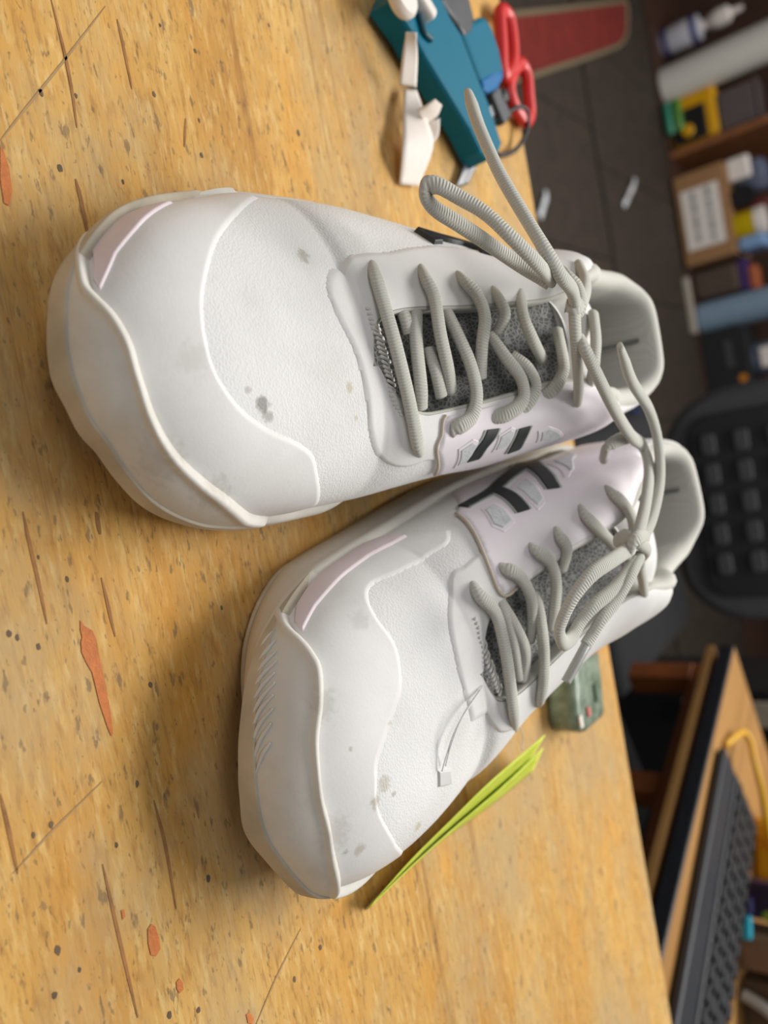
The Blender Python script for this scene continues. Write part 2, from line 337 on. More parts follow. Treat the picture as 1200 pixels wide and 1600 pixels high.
# ------------------------------------------------------------------ shoe materials
def cloth_mat(name, base, spots=(), mesh_scale=0, dirt=.25, rough=.75, dirtcol=(178, 172, 160)):
    t = NT(name); co = t.coord(); big = t.noise(co, 38, 5, .6); c1 = t.ramp(big, [(.3, tuple(v * .94 for v in base[:3])), (.7, base[:3])])
    d = t.ramp(t.noise(t.coord(loc=(.3, .1, 0)), 22, 5, .65), [(.52, (0, 0, 0)), (.78, (1, 1, 1))])
    col = t.mix(t.math('MULTIPLY', d, dirt), c1, srgb(*dirtcol))
    tc = t.n('TexCoord')
    for (p, r, cc, st) in spots:
        dist = t.n('VectorMath', operation='DISTANCE'); t.t.links.new(tc.outputs['Object'], dist.inputs[0]); dist.inputs[1].default_value = p
        dd = t.math('ADD', dist.outputs['Value'], t.math('MULTIPLY', t.math('SUBTRACT', t.noise(co, 420, 3), .5), r * 1.6))
        mask = t.ramp(t.math('DIVIDE', dd, r), [(.45, (1, 1, 1)), (1, (0, 0, 0))])
        col = t.mix(t.math('MULTIPLY', mask, st), col, srgb(*cc))
    t.bs('Base Color', col); t.bs('Roughness', rough); t.b.inputs['Specular IOR Level'].default_value = .3
    if mesh_scale:
        v = t.n('TexVoronoi', {'Vector': t.coord((1, 1.25, 1)), 'Scale': mesh_scale}); t.bump(v.outputs['Distance'], .3, .0004)
    else: t.bump(t.noise(co, 900, 2), .12, .0004)
    return t.m
def lace_mat():
    t = NT('grey_knit_lace'); tc = t.n('TexCoord'); mp = t.n('Mapping', {'Scale': (1, 1, 1)}); t.t.links.new(tc.outputs['UV'], mp.inputs[0])
    sx = t.n('SeparateXYZ', {0: mp}); 
    ph = t.math('ADD', t.math('MULTIPLY', sx.outputs[0], 5.6), t.math('MULTIPLY', sx.outputs[1], 2 * math.pi * 2))
    ph2 = t.math('SUBTRACT', t.math('MULTIPLY', sx.outputs[0], 5.6), t.math('MULTIPLY', sx.outputs[1], 2 * math.pi * 2))
    w = t.math('MULTIPLY', t.math('ADD', t.math('SINE', ph), t.math('SINE', ph2)), .25); w = t.math('ADD', w, .5)
    n1 = t.noise(t.coord(), 60, 3)
    c1 = t.ramp(n1, [(.3, srgb(176, 176, 168)), (.7, srgb(194, 193, 184))])
    t.bs('Base Color', t.mix(t.math('MULTIPLY', w, .45), srgb(206, 205, 196), t.mix(.5, c1, srgb(150, 150, 143)))); t.bs('Roughness', .85); t.b.inputs['Specular IOR Level'].default_value = .2
    t.bump(w, .5, .0005); return t.m
def net_mat():
    t = NT('dark_open_mesh_tongue'); v = t.n('TexVoronoi', {'Vector': t.coord((1, .62, 1)), 'Scale': 620}, feature='DISTANCE_TO_EDGE')
    k = t.ramp(v.outputs['Distance'], [(.06, (1, 1, 1)), (.16, (0, 0, 0))])
    t.bs('Base Color', t.mix(k, srgb(98, 99, 99), srgb(150, 151, 148))); t.bs('Roughness', .85); t.bump(k, .5, .0006); return t.m
def lining_mat():
    t = NT('pale_ribbed_lining'); w = t.n('TexWave', {'Vector': t.coord(), 'Scale': 260, 'Distortion': .6, 'Detail': 1}, bands_direction='Y')
    t.bs('Base Color', t.mix(w.outputs['Fac'], srgb(206, 204, 195), srgb(213, 211, 202))); t.bs('Roughness', .85); t.bump(w.outputs['Fac'], .12, .0003); return t.m
M_lace = lace_mat(); M_net = net_mat(); M_lining = lining_mat()
M_insole = plain('grey_insole', srgb(128, 128, 126), .85, .15, bump=.2, scale=120)
M_pink = plain('pale_pink_foam', srgb(232, 218, 222), .55, .05)
M_quarter = plain('pink_white_synthetic', srgb(233, 226, 231), .45, .04, scale=30)
M_stripe = plain('black_logo_stripe', srgb(38, 42, 44), .45, .2)
M_trim = plain('grey_stripe_edge', srgb(168, 172, 170), .5, .1)
M_silver = plain('silver_mesh_window', srgb(206, 210, 212), .6, .12, bump=.4, scale=250)
M_thread = plain('white_thread', srgb(226, 225, 220), .8, .05)
M_tan = plain('tan_thread', srgb(196, 184, 168), .8, .1)
M_outsole = plain('worn_beige_rubber', srgb(196, 186, 166), .7, .2, scale=45)
M_groove = plain('groove_shadow_rubber', srgb(150, 144, 134), .7, .1)
M_eye = plain('dark_eyelet', srgb(70, 68, 66), .8, .1)
M_aglet = plain('clear_grey_plastic_tip', srgb(196, 197, 192), .25, .05, Transmission_Weight=.3)
def sdf(px, py, poly, closed=True):
    """signed distance (positive inside) of chart points to a polygon, or distance to an open line"""
    d = np.full(px.shape, 1e9); ins = np.zeros(px.shape, bool); n = len(poly)
    for i in range(n if closed else n - 1):
        (ax, ay), (bx, by) = poly[i], poly[(i+1) % n]; ex, ey = bx-ax, by-ay
        t = np.clip(((px-ax)*ex + (py-ay)*ey) / max(ex*ex + ey*ey, 1e-12), 0, 1)
        d = np.minimum(d, np.hypot(px - ax - t*ex, py - ay - t*ey))
        if closed:
            cnd = ((ay > py) != (by > py)); 
            with np.errstate(divide='ignore', invalid='ignore'): xi = ax + (py - ay) * ex / (by - ay if by != ay else 1e-12)
            ins ^= cnd & (px < xi)
    return np.where(ins, d, -d) if closed else d
CU, CV = 500., 80.            # chart: millimetre-like coordinates on the upper
def ch(poly, smooth=0):
    P = [(q*CU, a*CV) for q, a in poly]
    if smooth: P = [(v.x, v.y) for v in cr([(x, y, 0) for x, y in P], smooth)]
    return P
def smst(x): x = np.clip(x, 0, 1); return x*x*(3-2*x)
def gridmesh(name, P, keep, mat, parent, m=None, smooth=True):
    """quads of a grid where keep is set; m = column after which the opening lies (no faces across it unless closed)"""
    nq, na = P.shape[:2]; idx = -np.ones((nq, na), int); faces = []
    use = np.zeros((nq, na), bool); kf = keep[:-1, :-1] | keep[1:, :-1] | keep[:-1, 1:] | keep[1:, 1:]
    if m is not None: kf[:, m] &= (np.linalg.norm(P[:-1, m] - P[:-1, m+1], axis=-1) < .0012) & (np.linalg.norm(P[1:, m] - P[1:, m+1], axis=-1) < .0012)
    I, J = np.nonzero(kf)
    use[I, J] = use[I+1, J] = use[I, J+1] = use[I+1, J+1] = True
    idx[use] = np.arange(use.sum()); V = P[use]
    F = np.stack([idx[I, J], idx[I, J+1], idx[I+1, J+1], idx[I+1, J]], -1).tolist()
    return mesh(name, V, F, mat, parent, smooth)
def ball_spots(pts, rs, col=(150, 140, 122), st=.6): return [(p, r*.001, col, st) for p, r in zip(pts, rs)]
class Shoe:
    def __init__(s, frame, label, spots, mirror):
        s.f = frame; s.root = thing('running_shoe', label, 'shoe', (frame.o[0], frame.o[1], T), frame.r)
        s.mi = np.array([-1., 1, 1]) if mirror else np.array([1., 1, 1]); s.mirror = mirror
        s.Q, s.A, s.P, s.N = shoe_grid(330, 220); s.m = 220 // 2 - 1
        s.U, s.V = s.Q * CU, s.A * CV
        s.full = (s.Q, s.A, s.P, s.N, s.m)
        s.grids = {'full': s.full, 'toe': shoe_grid(400, 340, 0, .47) + (169,), 'mid': shoe_grid(300, 340, .2, .72) + (169,)}
        s.M_up = cloth_mat('white_knit_upper_' + ('b' if mirror else 'a'), srgb(238, 238, 236), spots, 1000, .22)
        s.M_cap = cloth_mat('white_smooth_overlay_' + ('b' if mirror else 'a'), srgb(236, 235, 233), spots, 0, .2, .5)
        s.M_bump = cloth_mat('off_white_foam_' + ('b' if mirror else 'a'), srgb(222, 219, 211), spots, 0, .5, .55, (176, 168, 152))
    def fl(s, P): return np.asarray(P, float) * s.mi
    def upper(s):
        P = s.P.copy(); gridmesh('upper', s.fl(P), np.ones(P.shape[:2], bool), s.M_up, s.root, s.m)
    def shell(s, name, field, th, mat, edge=1.0, under=.0006, parent=None, grid='full', roll=0.):
        """raised layer where field(u, v, P) > 0 (chart mm); its rim dives under the upper, roll adds a rounded lip along it"""
        Q, A, P, N, m = s.grids[grid]; mk = field(Q * CU, A * CV, P)
        off = np.where(mk > 0, th * smst(mk / edge) + .00005 + roll * np.exp(-((mk - edge * 1.6) / edge) ** 2) * smst(mk / edge), -under)
        return gridmesh(name, s.fl(P + N * off[..., None]), mk > -.6, mat, parent or s.root, m)
    def line(s, name, pts, rad, mat, up=0., sm=6, flat=1., parent=None, ends=None):
        """bead along a (q,a) line on the upper"""
        P = cr([(q, a, 0) for q, a in pts], sm); q = np.array([p.x for p in P]); a = np.array([p.y for p in P])
        W = shoe_pt(q, a) ; e = 1e-3
        n = np.cross(shoe_pt(q, a + e) - shoe_pt(q, a - e), shoe_pt(q + e, a) - shoe_pt(q - e, a)); n /= np.maximum(np.linalg.norm(n, axis=-1, keepdims=True), 1e-12)
        return tube(name, [tuple(v) for v in s.fl(W + n * up)], rad, mat, parent or s.root, 8, flat, spline=False)
    def patch(s, name, field, pts, pad, th, mat, edge=.6, under=.0006, n=150):
        """small raised piece on its own fine grid; field(u, v) > 0 inside (chart mm)"""
        us = [q for q, a in pts]; vs_ = [a for q, a in pts]; pq, pa = pad / CU, pad / CV
        a0, a1 = min(vs_) - pa, max(vs_) + pa
        if sum(vs_) > 0: a0, a1 = max(a0, .002), min(a1, .999)
        else: a0, a1 = max(a0, -.999), min(a1, -.002)
        Q, A = np.meshgrid(np.linspace(min(us) - pq, max(us) + pq, n), np.linspace(a0, a1, n), indexing='ij'); P = shoe_pt(Q, A); e = 5e-4
        N = np.cross(shoe_pt(Q, A + e) - shoe_pt(Q, A - e), shoe_pt(Q + e, A) - shoe_pt(Q - e, A)); N /= np.maximum(np.linalg.norm(N, axis=-1, keepdims=True), 1e-12)
        mk = field(Q * CU, A * CV); off = np.where(mk > 0, th * smst(mk / edge) + .00005, -under)
        return gridmesh(name, s.fl(P + N * off[..., None]), mk > -.5, mat, s.root)
    def ribbon(s, name, pts, half, th, mat, edge=.6):
        L = ch(pts, 6); return s.patch(name, lambda u, v: half - sdf(u, v, L, False), pts, half + 1, th, mat, edge)
    def bar(s, name, pts, half, th, mat, edge=.6):
        """ribbon with square ends"""
        L = [Vector((x, y, 0)) for x, y in ch(pts, 6)]; left, right = [], []
        for i, p_ in enumerate(L):
            t_ = (L[min(i+1, len(L)-1)] - L[max(i-1, 0)]).normalized(); n_ = Vector((-t_.y, t_.x, 0)); left.append((p_ + n_ * half)[:2]); right.append((p_ - n_ * half)[:2])
        poly = left + right[::-1]; return s.patch(name, lambda u, v: sdf(u, v, poly), pts, half + 2, th, mat, edge)
    def window(s, name, pts, th, mat, edge=.8):
        L = ch(pts); return s.patch(name, lambda u, v: sdf(u, v, L), pts, 2, th, mat, edge)
    def sole(s, lip, lip_th=.0032, tuck=0.):
        """midsole: wall below the feather line plus the foam lip that climbs over the toe; lip = chart polygon, one colour"""
        nq, Q = 260, np.linspace(0, 1, 260); rows = []
        xl, xr, y = f_xl(Q), f_xr(Q), y_of(Q); xr = xr - tuck * smst((y - .09) / .05) * smst((.30 - y) / .06); zb, zs, xc, ins = f_zb(Q), f_zs(Q), f_xc(Q), f_in(Q)
        # side walls: profile from the bottom edge up to the feather line
        prof = [(-5, .0), (-1.6, .0), (-.3, .12), (0, .35), (-.4, .6), (-1.0, .78), (-.7, .9), (-1.6, 1.0), (-3.5, 1.06), (-6.6, 1.1)]
        cols = []
        for sd, xe in ((-1, xl), (1, xr)):
            for (dx, tz) in prof:
                k = np.clip(np.abs(xe - xc) / .02, 0, 1)
                uc = np.clip(1 - y / .07, 0, 1) ** 1.5 * max(0, 1 - tz) ** 1.3      # toe spring: the sole curls back under the toe
                cols.append(np.stack([xe + sd * dx * .001 * k - (xe - xc) * .22 * uc, y + np.where(Q < .5, -1, 1) * dx * .001 * (1 - k) + .013 * uc, zs + .0035 + (zb - zs - .0035) * tz], -1))
        n = len(prof); P = np.stack(cols[:n][::-1] + cols[n:], 1)
        o = gridmesh('midsole', s.fl(P), np.ones(P.shape[:2], bool), s.M_bump, s.root); 
        # outsole: rubber slab under it
        prof2 = [(-7, .0), (-2.2, .0), (-1.2, .0012), (-1.2, .0036), (-4, .0040)]
        cols = []
        for sd, xe in ((-1, xl), (1, xr)):
            for (dx, dz) in prof2:
                k = np.clip(np.abs(xe - xc) / .02, 0, 1)
                uc = np.clip(1 - y / .07, 0, 1) ** 1.5
                cols.append(np.stack([xe + sd * dx * .001 * k - (xe - xc) * .22 * uc, y + np.where(Q < .5, -1, 1) * dx * .001 * (1 - k) + .013 * uc, zs + dz], -1))
        n = len(prof2); P = np.stack(cols[:n][::-1] + cols[n:], 1)
        gridmesh('outsole', s.fl(P), np.ones(P.shape[:2], bool), M_outsole, s.root)
        L = ch(lip)
        s.shell('toe_bumper', lambda u, v, P: sdf(u, v, L), lip_th, s.M_bump, 2.6, grid='toe', roll=.0012)
        s.shell('toe_rubber', lambda u, v, P: ((.0315 - .006 * smst(P[..., 1] / .09)) - P[..., 2]) * 900, lip_th + .0009, M_outsole, 1.0, grid='toe')
    def collar(s):
        """padded rim and lining around the opening, insole below"""
        Q = np.linspace(q_of(.0912), q_of(.3079), 170); L = shoe_pt(Q, -1e-4 + 0*Q); R = shoe_pt(Q, 1e-4 + 0*Q)
        loop = np.concatenate([L, R[::-1]]); n = len(loop)
        # smooth resample
        d = np.concatenate([[0], np.cumsum(np.linalg.norm(np.diff(np.concatenate([loop, loop[:1]]), axis=0), axis=1))])
        tt = np.linspace(0, d[-1], 241)[:-1]; lp = np.concatenate([loop, loop[:1]]); loop = np.stack([np.interp(tt, d, lp[:, k]) for k in range(3)], 1)
        for _ in range(3): loop = (np.roll(loop, 1, 0) + loop * 2 + np.roll(loop, -1, 0)) / 4
        tg = np.roll(loop, -1, 0) - np.roll(loop, 1, 0); nn = np.stack([tg[:, 1], -tg[:, 0]], 1); nn /= np.linalg.norm(nn, axis=1, keepdims=True)
        cen = np.array([float(f_xc(q_of(.2))), .2]); flip = ((cen - loop[:, :2]) * nn).sum(1).mean() < 0
        if flip: nn = -nn
        pad = np.interp(loop[:, 1], [.09, .18, .205, .23], [.0012, .0016, .004, .0075])
        dep = np.interp(loop[:, 1], [.09, .175, .21, .23], [.008, .02, .05, .062])
        rows = []
        for (k, z, dz) in [(-.35, -.10, 0), (-.15, .22, 0), (.2, .42, 0), (.55, .36, 0), (.85, .08, 0), (1.0, -.4, 0), (1.05, -.6, .12), (1.0, -.6, .4), (.55, -.6, .7), (.1, -.6, 1.0)]:
            r = loop.copy(); r[:, :2] += nn * (pad * k)[:, None]; r[:, 2] += pad * z - dep * dz; r[:, 2] = np.maximum(r[:, 2], .036); rows.append(r)
        V = np.concatenate(rows); F = []; m = len(loop)
        for i in range(len(rows) - 1):
            for k in range(m): a, b = i*m + k, i*m + (k+1) % m; F.append((a, b, b+m, a+m))
        mesh('collar_lining', s.fl(V), F, M_lining, s.root, True)
        sx = float(f_xc(q_of(.3)))
        tube('heel_seam', [tuple(s.fl((sx, .2985, .094))), tuple(s.fl((sx, .2965, .08))), tuple(s.fl((sx, .2975, .062))), tuple(s.fl((sx, .300, .046)))], .0011, M_insole, s.root, 8, .6)
        q = np.linspace(q_of(.12), q_of(.305), 40)
        V = [(x, y, .0395) for y, a, b in zip(y_of(q), f_xl(q) * .82, f_xr(q) * .82) for x in (a, b)]
        mesh('insole', s.fl(V), [(2*i, 2*i+1, 2*i+3, 2*i+2) for i in range(39)], M_insole, s.root)
    def tongue(s, top=.215):
        for nm, y0, y1, mat, dz, wd in (('tongue', .084, .196, M_net, -.0045, 1.12), ('tongue_top', .186, top, s.M_cap, -.0015, 1.0)):
            y = np.linspace(y0, y1, 40); q = q_of(y); V = []; nx = 20
            for i, (yy, qq) in enumerate(zip(y, q)):
                g = (float(f_gl(qq)) + float(f_gr(qq))) / 2; g = (.0245 if nm == 'tongue' else max(min(g, .024), .012)) * wd; xc = float(f_xc(qq)); H = float(f_H(qq))
                for j in range(nx + 1):
                    t = j / nx * 2 - 1; V.append((xc + g * t, yy, H + dz - .007 * abs(t) ** 2.5 + (.0035 * math.sin(math.pi * i / 39) if nm == 'tongue_top' else 0)))
            n = nx + 1; base = len(V); V += [(x, yy, z - .004) for x, yy, z in V]
            F = [(i*n+j, i*n+j+1, (i+1)*n+j+1, (i+1)*n+j) for i in range(39) for j in range(nx)]
            F += [tuple(base + v for v in f[::-1]) for f in F]
            for i in range(39):
                for j in (0, nx): F.append((i*n+j, (i+1)*n+j, base+(i+1)*n+j, base+i*n+j))
            for j in range(nx):
                for i in (0, 39): F.append((i*n+j, i*n+j+1, base+i*n+j+1, base+i*n+j))
            mesh(nm, s.fl(V), F, mat, s.root, True)
    def lace(s, pts, r=.0033, flat=.66, name='lace', taper=None):
        # points are given in the shoe's own (already placed) frame before mirroring
        return tube(name, [tuple(v) for v in s.fl(pts)], r, M_lace, s.root, 12, flat, 10, taper=taper)

# ------------------------------------------------------------------ the shoe beside the label gun
M_clearpad = plain('milky_nylon', srgb(226, 226, 224), .3, .04)
def sm(pts): return [(v.x, v.y) for v in cr([(a_, b_, 0) for a_, b_ in pts], 5)]
use_last('A')
SA = Shoe(Frame(-0.052, 0.134, 0, False), 'white running shoe with laced bow, beside the teal label gun', 
   [(p, r, c_, k) for p, r, c_, k in zip([tuple(v) for v in [(-0.02754, 0.07533, 0.05619), (0.024, 0.04191, 0.05656), (0.02075, 0.07885, 0.06304), (0.02773, 0.04334, 0.05627), (-0.03847, 0.02062, 0.03316), (0.0317, 0.08063, 0.06216), (0.01908, 0.03706, 0.05617), (0.00805, 0.02062, 0.05207), (0.03642, 0.01182, 0.03947), (0.04856, 0.02687, 0.04113)]],
    [.0035, .0035, .0022, .0026, .0015, .0012, .0016, .006, .009, .008],
    [(168, 158, 132), (120, 116, 110), (196, 184, 150), (140, 134, 126), (90, 80, 80), (200, 190, 160), (160, 155, 150), (212, 210, 204), (190, 184, 172), (190, 184, 172)],
    [.55, .7, .6, .55, .8, .6, .5, .5, .5, .5])], False)
SA.upper()
lipA = sm([(0.1703, -0.9938), (0.1283, -0.8702), (0.0982, -0.6003), (0.0962, -0.4257), (0.1082, -0.1943), (0.1162, -0.0403), (0.1202, 0.1019), (0.1323, 0.3077), (0.1543, 0.4519), (0.1884, 0.5657), (0.2224, 0.6678), (0.2605, 0.8393)])
def lip_poly(lip, tail_l, tail_r):
    """closed chart polygon of the foam wrap: over the lip line and round below the feather line"""
    return [(tail_l, -1.3), (tail_l, -.97)] + lip + [(tail_r, .97), (tail_r, 1.3), (-.05, 1.3), (-.05, -1.3)]
SA.sole(lip_poly(lipA, .34, .30), tuck=.009)
_L = ch([(0.0982, -0.6003), (0.0962, -0.4431), (0.1102, -0.4957), (0.1403, -0.6089), (0.1764, -0.6678), (0.2425, -0.8195), (0.2244, -0.8874), (0.1964, -0.9278), (0.1743, -0.9907), (0.1323, -0.8929)])
SA.shell('pink_foam_insert', lambda u, v, P: sdf(u, v, _L), .0016, M_pink, 1.6, grid='toe')
seamA = sm([(0.3327, -0.7626), (0.2685, -0.5307), (0.2365, -0.3912), (0.2104, -0.2227), (0.2004, -0.1127), (0.1984, -0.0063), (0.2064, 0.0816), (0.2244, 0.1739), (0.2505, 0.245), (0.2786, 0.2996), (0.2986, 0.3742), (0.3106, 0.522), (0.3367, 0.8457)])
_L = ch(seamA) + [(.27*CU, 1.2*CV), (-.05*CU, 1.2*CV), (-.05*CU, -1.2*CV), (.33*CU, -1.2*CV)]
SA.shell('toe_overlay', lambda u, v, P: sdf(u, v, _L), .0007, SA.M_cap, 2.5, grid='toe')
eyA = sm([(0.4429, -0.3827), (0.4108, -0.3323), (0.3788, -0.3323), (0.3587, -0.3657), (0.3407, -0.2758), (0.3407, -0.1739), (0.3487, -0.0635), (0.3527, 0.0723), (0.3547, 0.2603), (0.3687, 0.4257), (0.3968, 0.4257), (0.4128, 0.3742)])
_L = ch(eyA) + [(.52*CU, .6*CV), (.62*CU, .5*CV), (.62*CU, -.5*CV), (.47*CU, -.42*CV)]
SA.shell('eyestay', lambda u, v, P: sdf(u, v, _L), .0008, SA.M_cap, 2.5, grid='mid')
_L = ch([(0.4269, 0.0111), (0.4228, 0.0438), (0.4208, 0.1358), (0.4188, 0.2758), (0.4449, 0.6512)]) + [(.60*CU, .95*CV), (.75*CU, .9*CV), (.72*CU, .04*CV), (.55*CU, .005*CV)]
SA.shell('quarter_panel', lambda u, v, P: sdf(u, v, _L), .0014, M_quarter, .8, grid='full')
SA.line('stitch_line', [(0.4269, 0.0111), (0.4228, 0.0438), (0.4208, 0.1358), (0.4188, 0.2758), (0.4409, 0.6174)], .0007, M_tan, .0012)
for pts in ([(0.4669, 0.4869), (0.4649, 0.3573), (0.4689, 0.2526), (0.4709, 0.1739)], [(0.511, 0.5044), (0.505, 0.3912), (0.503, 0.2916), (0.503, 0.2301)]):
    SA.bar('stripe_edge', pts, 4.4, .0018, M_trim, .4); SA.bar('logo_stripe', pts, 3.2, .0022, M_stripe, .4)
for poly in ([(0.4529, 0.5657), (0.4389, 0.2916), (0.4529, 0.2155), (0.4609, 0.2603), (0.4629, 0.5044)], [(0.481, 0.4431), (0.477, 0.245), (0.489, 0.1874), (0.495, 0.2227), (0.497, 0.4257)], [(0.5311, 0.4694), (0.519, 0.3077), (0.5311, 0.2837), (0.5471, 0.3573), (0.5711, 0.4957), (0.5671, 0.5744)]):
    SA.window('window_edge', poly, .0018, M_quarter); SA.window('mesh_window', [(np.mean([q for q, a in poly]) + (q - np.mean([q for q, a in poly])) * .78, np.mean([a for q, a in poly]) + (a - np.mean([a for q, a in poly])) * .78) for q, a in poly], .0021, M_silver)
for pts in ([(0.477, -0.5395), (0.477, -0.4869), (0.479, -0.4344)], [(0.477, -0.5395), (0.495, -0.5132), (0.513, -0.5132), (0.521, -0.4606)], [(0.519, -0.4869), (0.521, -0.4431), (0.517, -0.3742)]):
    SA.bar('logo_stripe', pts, 3.0, .0018, M_stripe, .5)
SA.collar(); SA.tongue()
for pts in ([(-0.00751, 0.11226, 0.06831), (-0.00299, 0.11151, 0.06983), (0.00229, 0.11248, 0.06983)], [(-0.00855, 0.11915, 0.0705), (0.00548, 0.11248, 0.07215), (0.02336, 0.11054, 0.07184), (0.03103, 0.11248, 0.06898)], [(0.00847, 0.11934, 0.07263), (0.01802, 0.11934, 0.07413), (0.02743, 0.1223, 0.07271)],
            [(-0.02557, 0.10618, 0.06267), (-0.0189, 0.10037, 0.06755), (-0.01219, 0.09929, 0.06918), (0.00621, 0.09809, 0.07233), (0.02457, 0.10093, 0.07183), (0.03566, 0.10301, 0.07078), (0.04373, 0.10496, 0.06956), (0.04694, 0.11112, 0.06556)],
            [(-0.02421, 0.12877, 0.06942), (-0.01734, 0.12259, 0.07513), (-0.00971, 0.12232, 0.07731), (0.00421, 0.12033, 0.07835), (0.0158, 0.1223, 0.07774), (0.02612, 0.12727, 0.0746)],
            [(-0.00621, 0.13226, 0.07549), (0.00517, 0.13126, 0.0796), (0.01758, 0.13226, 0.0823), (0.02889, 0.13327, 0.08205), (0.03691, 0.13038, 0.07981), (0.04039, 0.12352, 0.07681), (0.04091, 0.12391, 0.07211)],
            [(-0.02058, 0.14399, 0.07643), (-0.0158, 0.14043, 0.08202), (-0.00976, 0.14206, 0.0851), (-0.001, 0.14232, 0.0865), (0.01018, 0.1393, 0.08462), (0.02223, 0.14131, 0.08047)],
            [(-0.01378, 0.15623, 0.08451), (-0.0073, 0.15242, 0.08924), (-0.0012, 0.15244, 0.09004), (0.00469, 0.15244, 0.08565)],
            [(0.01421, 0.15649, 0.08779), (0.02067, 0.15953, 0.09262), (0.02888, 0.16257, 0.09335), (0.03604, 0.15833, 0.08945), (0.03659, 0.15627, 0.08575)],
            [(0.00486, 0.14839, 0.08382), (0.01571, 0.1494, 0.08905), (0.02511, 0.15447, 0.09155), (0.03358, 0.15418, 0.09077), (0.03815, 0.14634, 0.08625), (0.03756, 0.14107, 0.07901)],
            [(-0.01293, 0.16946, 0.09046), (-0.00049, 0.16055, 0.09419), (0.00901, 0.16156, 0.09591), (0.01756, 0.17168, 0.09421)],
            [(0.00569, 0.18073, 0.09892), (0.01812, 0.17672, 0.10114), (0.02465, 0.17571, 0.10052), (0.03088, 0.17057, 0.09729), (0.03346, 0.16844, 0.09119)],
            [(0.00024, 0.20108, 0.108), (0.01313, 0.1935, 0.11), (0.0244, 0.19072, 0.108), (0.03041, 0.19604, 0.103)],
            [(0.00144, 0.16119, 0.116), (0.01212, 0.16035, 0.115), (0.0229, 0.1671, 0.111), (0.03174, 0.17643, 0.106), (0.03729, 0.18445, 0.101)],
            [(-0.01768, 0.17566, 0.106), (-0.01167, 0.16777, 0.113), (-0.00618, 0.16813, 0.116), (0.00065, 0.16614, 0.117), (0.00457, 0.1641, 0.115)],
            [(-0.02253, 0.20436, 0.104), (-0.01264, 0.19308, 0.11), (-0.00308, 0.17506, 0.115), (0.00227, 0.16041, 0.117), (0.00109, 0.15787, 0.114)]): SA.lace(pts)
SA.lace([(-0.00743, 0.14401, 0.116), (-0.01079, 0.12718, 0.119), (-0.01951, 0.11654, 0.116), (-0.02947, 0.11161, 0.11), (-0.03622, 0.10613, 0.104), (-0.04065, 0.10063, 0.1), (-0.04084, 0.09799, 0.097), (-0.03838, 0.09975, 0.095), (-0.03514, 0.10437, 0.095), (-0.0301, 0.11374, 0.098), (-0.02293, 0.12754, 0.102), (-0.01466, 0.14057, 0.107), (-0.00745, 0.14815, 0.113)], .0034, .62, 'lace_loop')
endA = [(0.00101, 0.1603, 0.117), (-0.00323, 0.15148, 0.12), (-0.00753, 0.14053, 0.121), (-0.01741, 0.13498, 0.119), (-0.03209, 0.13534, 0.113), (-0.0487, 0.13734, 0.106), (-0.06297, 0.14263, 0.1), (-0.0774, 0.14947, 0.094), (-0.09323, 0.15836, 0.088)]
SA.lace(endA, .0034, .7, 'lace_end', taper=lambda t: 1 if t < .95 else 1 - (t - .95) * 6)
random.seed(5)
zz = [(-0.00681, 0.09408, 0.06616), (-0.00291, 0.09412, 0.06658), (0.00062, 0.09419, 0.06677), (0.00449, 0.09434, 0.06812), (0.00799, 0.0934, 0.06851), (0.01135, 0.09434, 0.06843), (0.01491, 0.09527, 0.06806), (0.01809, 0.09621, 0.06783), (0.02212, 0.09702, 0.06739), (0.02557, 0.097, 0.06736), (0.02883, 0.09792, 0.06751), (0.03172, 0.09981, 0.06794), (0.03419, 0.10074, 0.06807)]
for (a_, b_) in zip(zz[:-1], zz[1:]):
    for f in (0, .5):
        p = np.array(a_) * (1-f) + np.array(b_) * f; q_ = p + np.array([.0012, .0058 + random.uniform(-.001, .001), -.002]) 
        tube('stitch', [tuple(p - [.0006, .0012, -.0003]), tuple((p + q_) / 2 + [0, 0, .0007]), tuple(q_)], .0006, M_thread, SA.root, 6, 1, 3)
# ------------------------------------------------------------------ the shoe with the tag
use_last('B')
SB = Shoe(Frame(0.108, 0.17, 0.215, True), 'white running shoe with yellow-green paper tag and dark side stripes showing', 
   [(tuple(np.array(p) * [-1, 1, 1]), r, c_, k) for p, r, c_, k in zip([(-0.00897, 0.03054, 0.05503), (-0.01179, 0.02452, 0.05323), (0.01082, 0.02338, 0.05249), (-0.03841, 0.04406, 0.05065), (-0.01488, 0.03309, 0.0552), (-0.02567, 0.01551, 0.04743), (-0.02312, 0.01095, 0.04562), (0.02881, 0.02171, 0.04744), (0.0454, 0.0515, 0.04936), (0.00955, 0.0412, 0.05688), (-0.01331, 0.0085, 0.04572)],
    [.0036, .0030, .0014, .0030, .0012, .0030, .0018, .007, .005, .0016, .008],
    [(190, 182, 166), (176, 166, 148), (170, 165, 150), (196, 186, 150), (180, 172, 160), (184, 176, 164), (150, 140, 128), (196, 192, 184), (196, 194, 190), (196, 190, 180), (190, 184, 174)],
    [.6, .65, .7, .6, .7, .6, .6, .5, .4, .6, .4])], True)
SB.upper()
lipB = sm([(0.2465, 0.985), (0.2265, 0.8643), (0.2164, 0.6512), (0.2084, 0.5307), (0.1864, 0.4084), (0.1583, 0.2996), (0.1363, 0.1183), (0.1283, -0.0475), (0.1242, -0.324), (0.1423, -0.77)])
def lip_poly_b(lip):
    # on this shoe the +x side of the pattern (big toe) faces the other shoe
    return [(.30, 1.3), (.30, .97)] + lip + [(.26, -.97), (.26, -1.3), (-.05, -1.3), (-.05, 1.3)]
SB.sole(lip_poly_b(lipB))
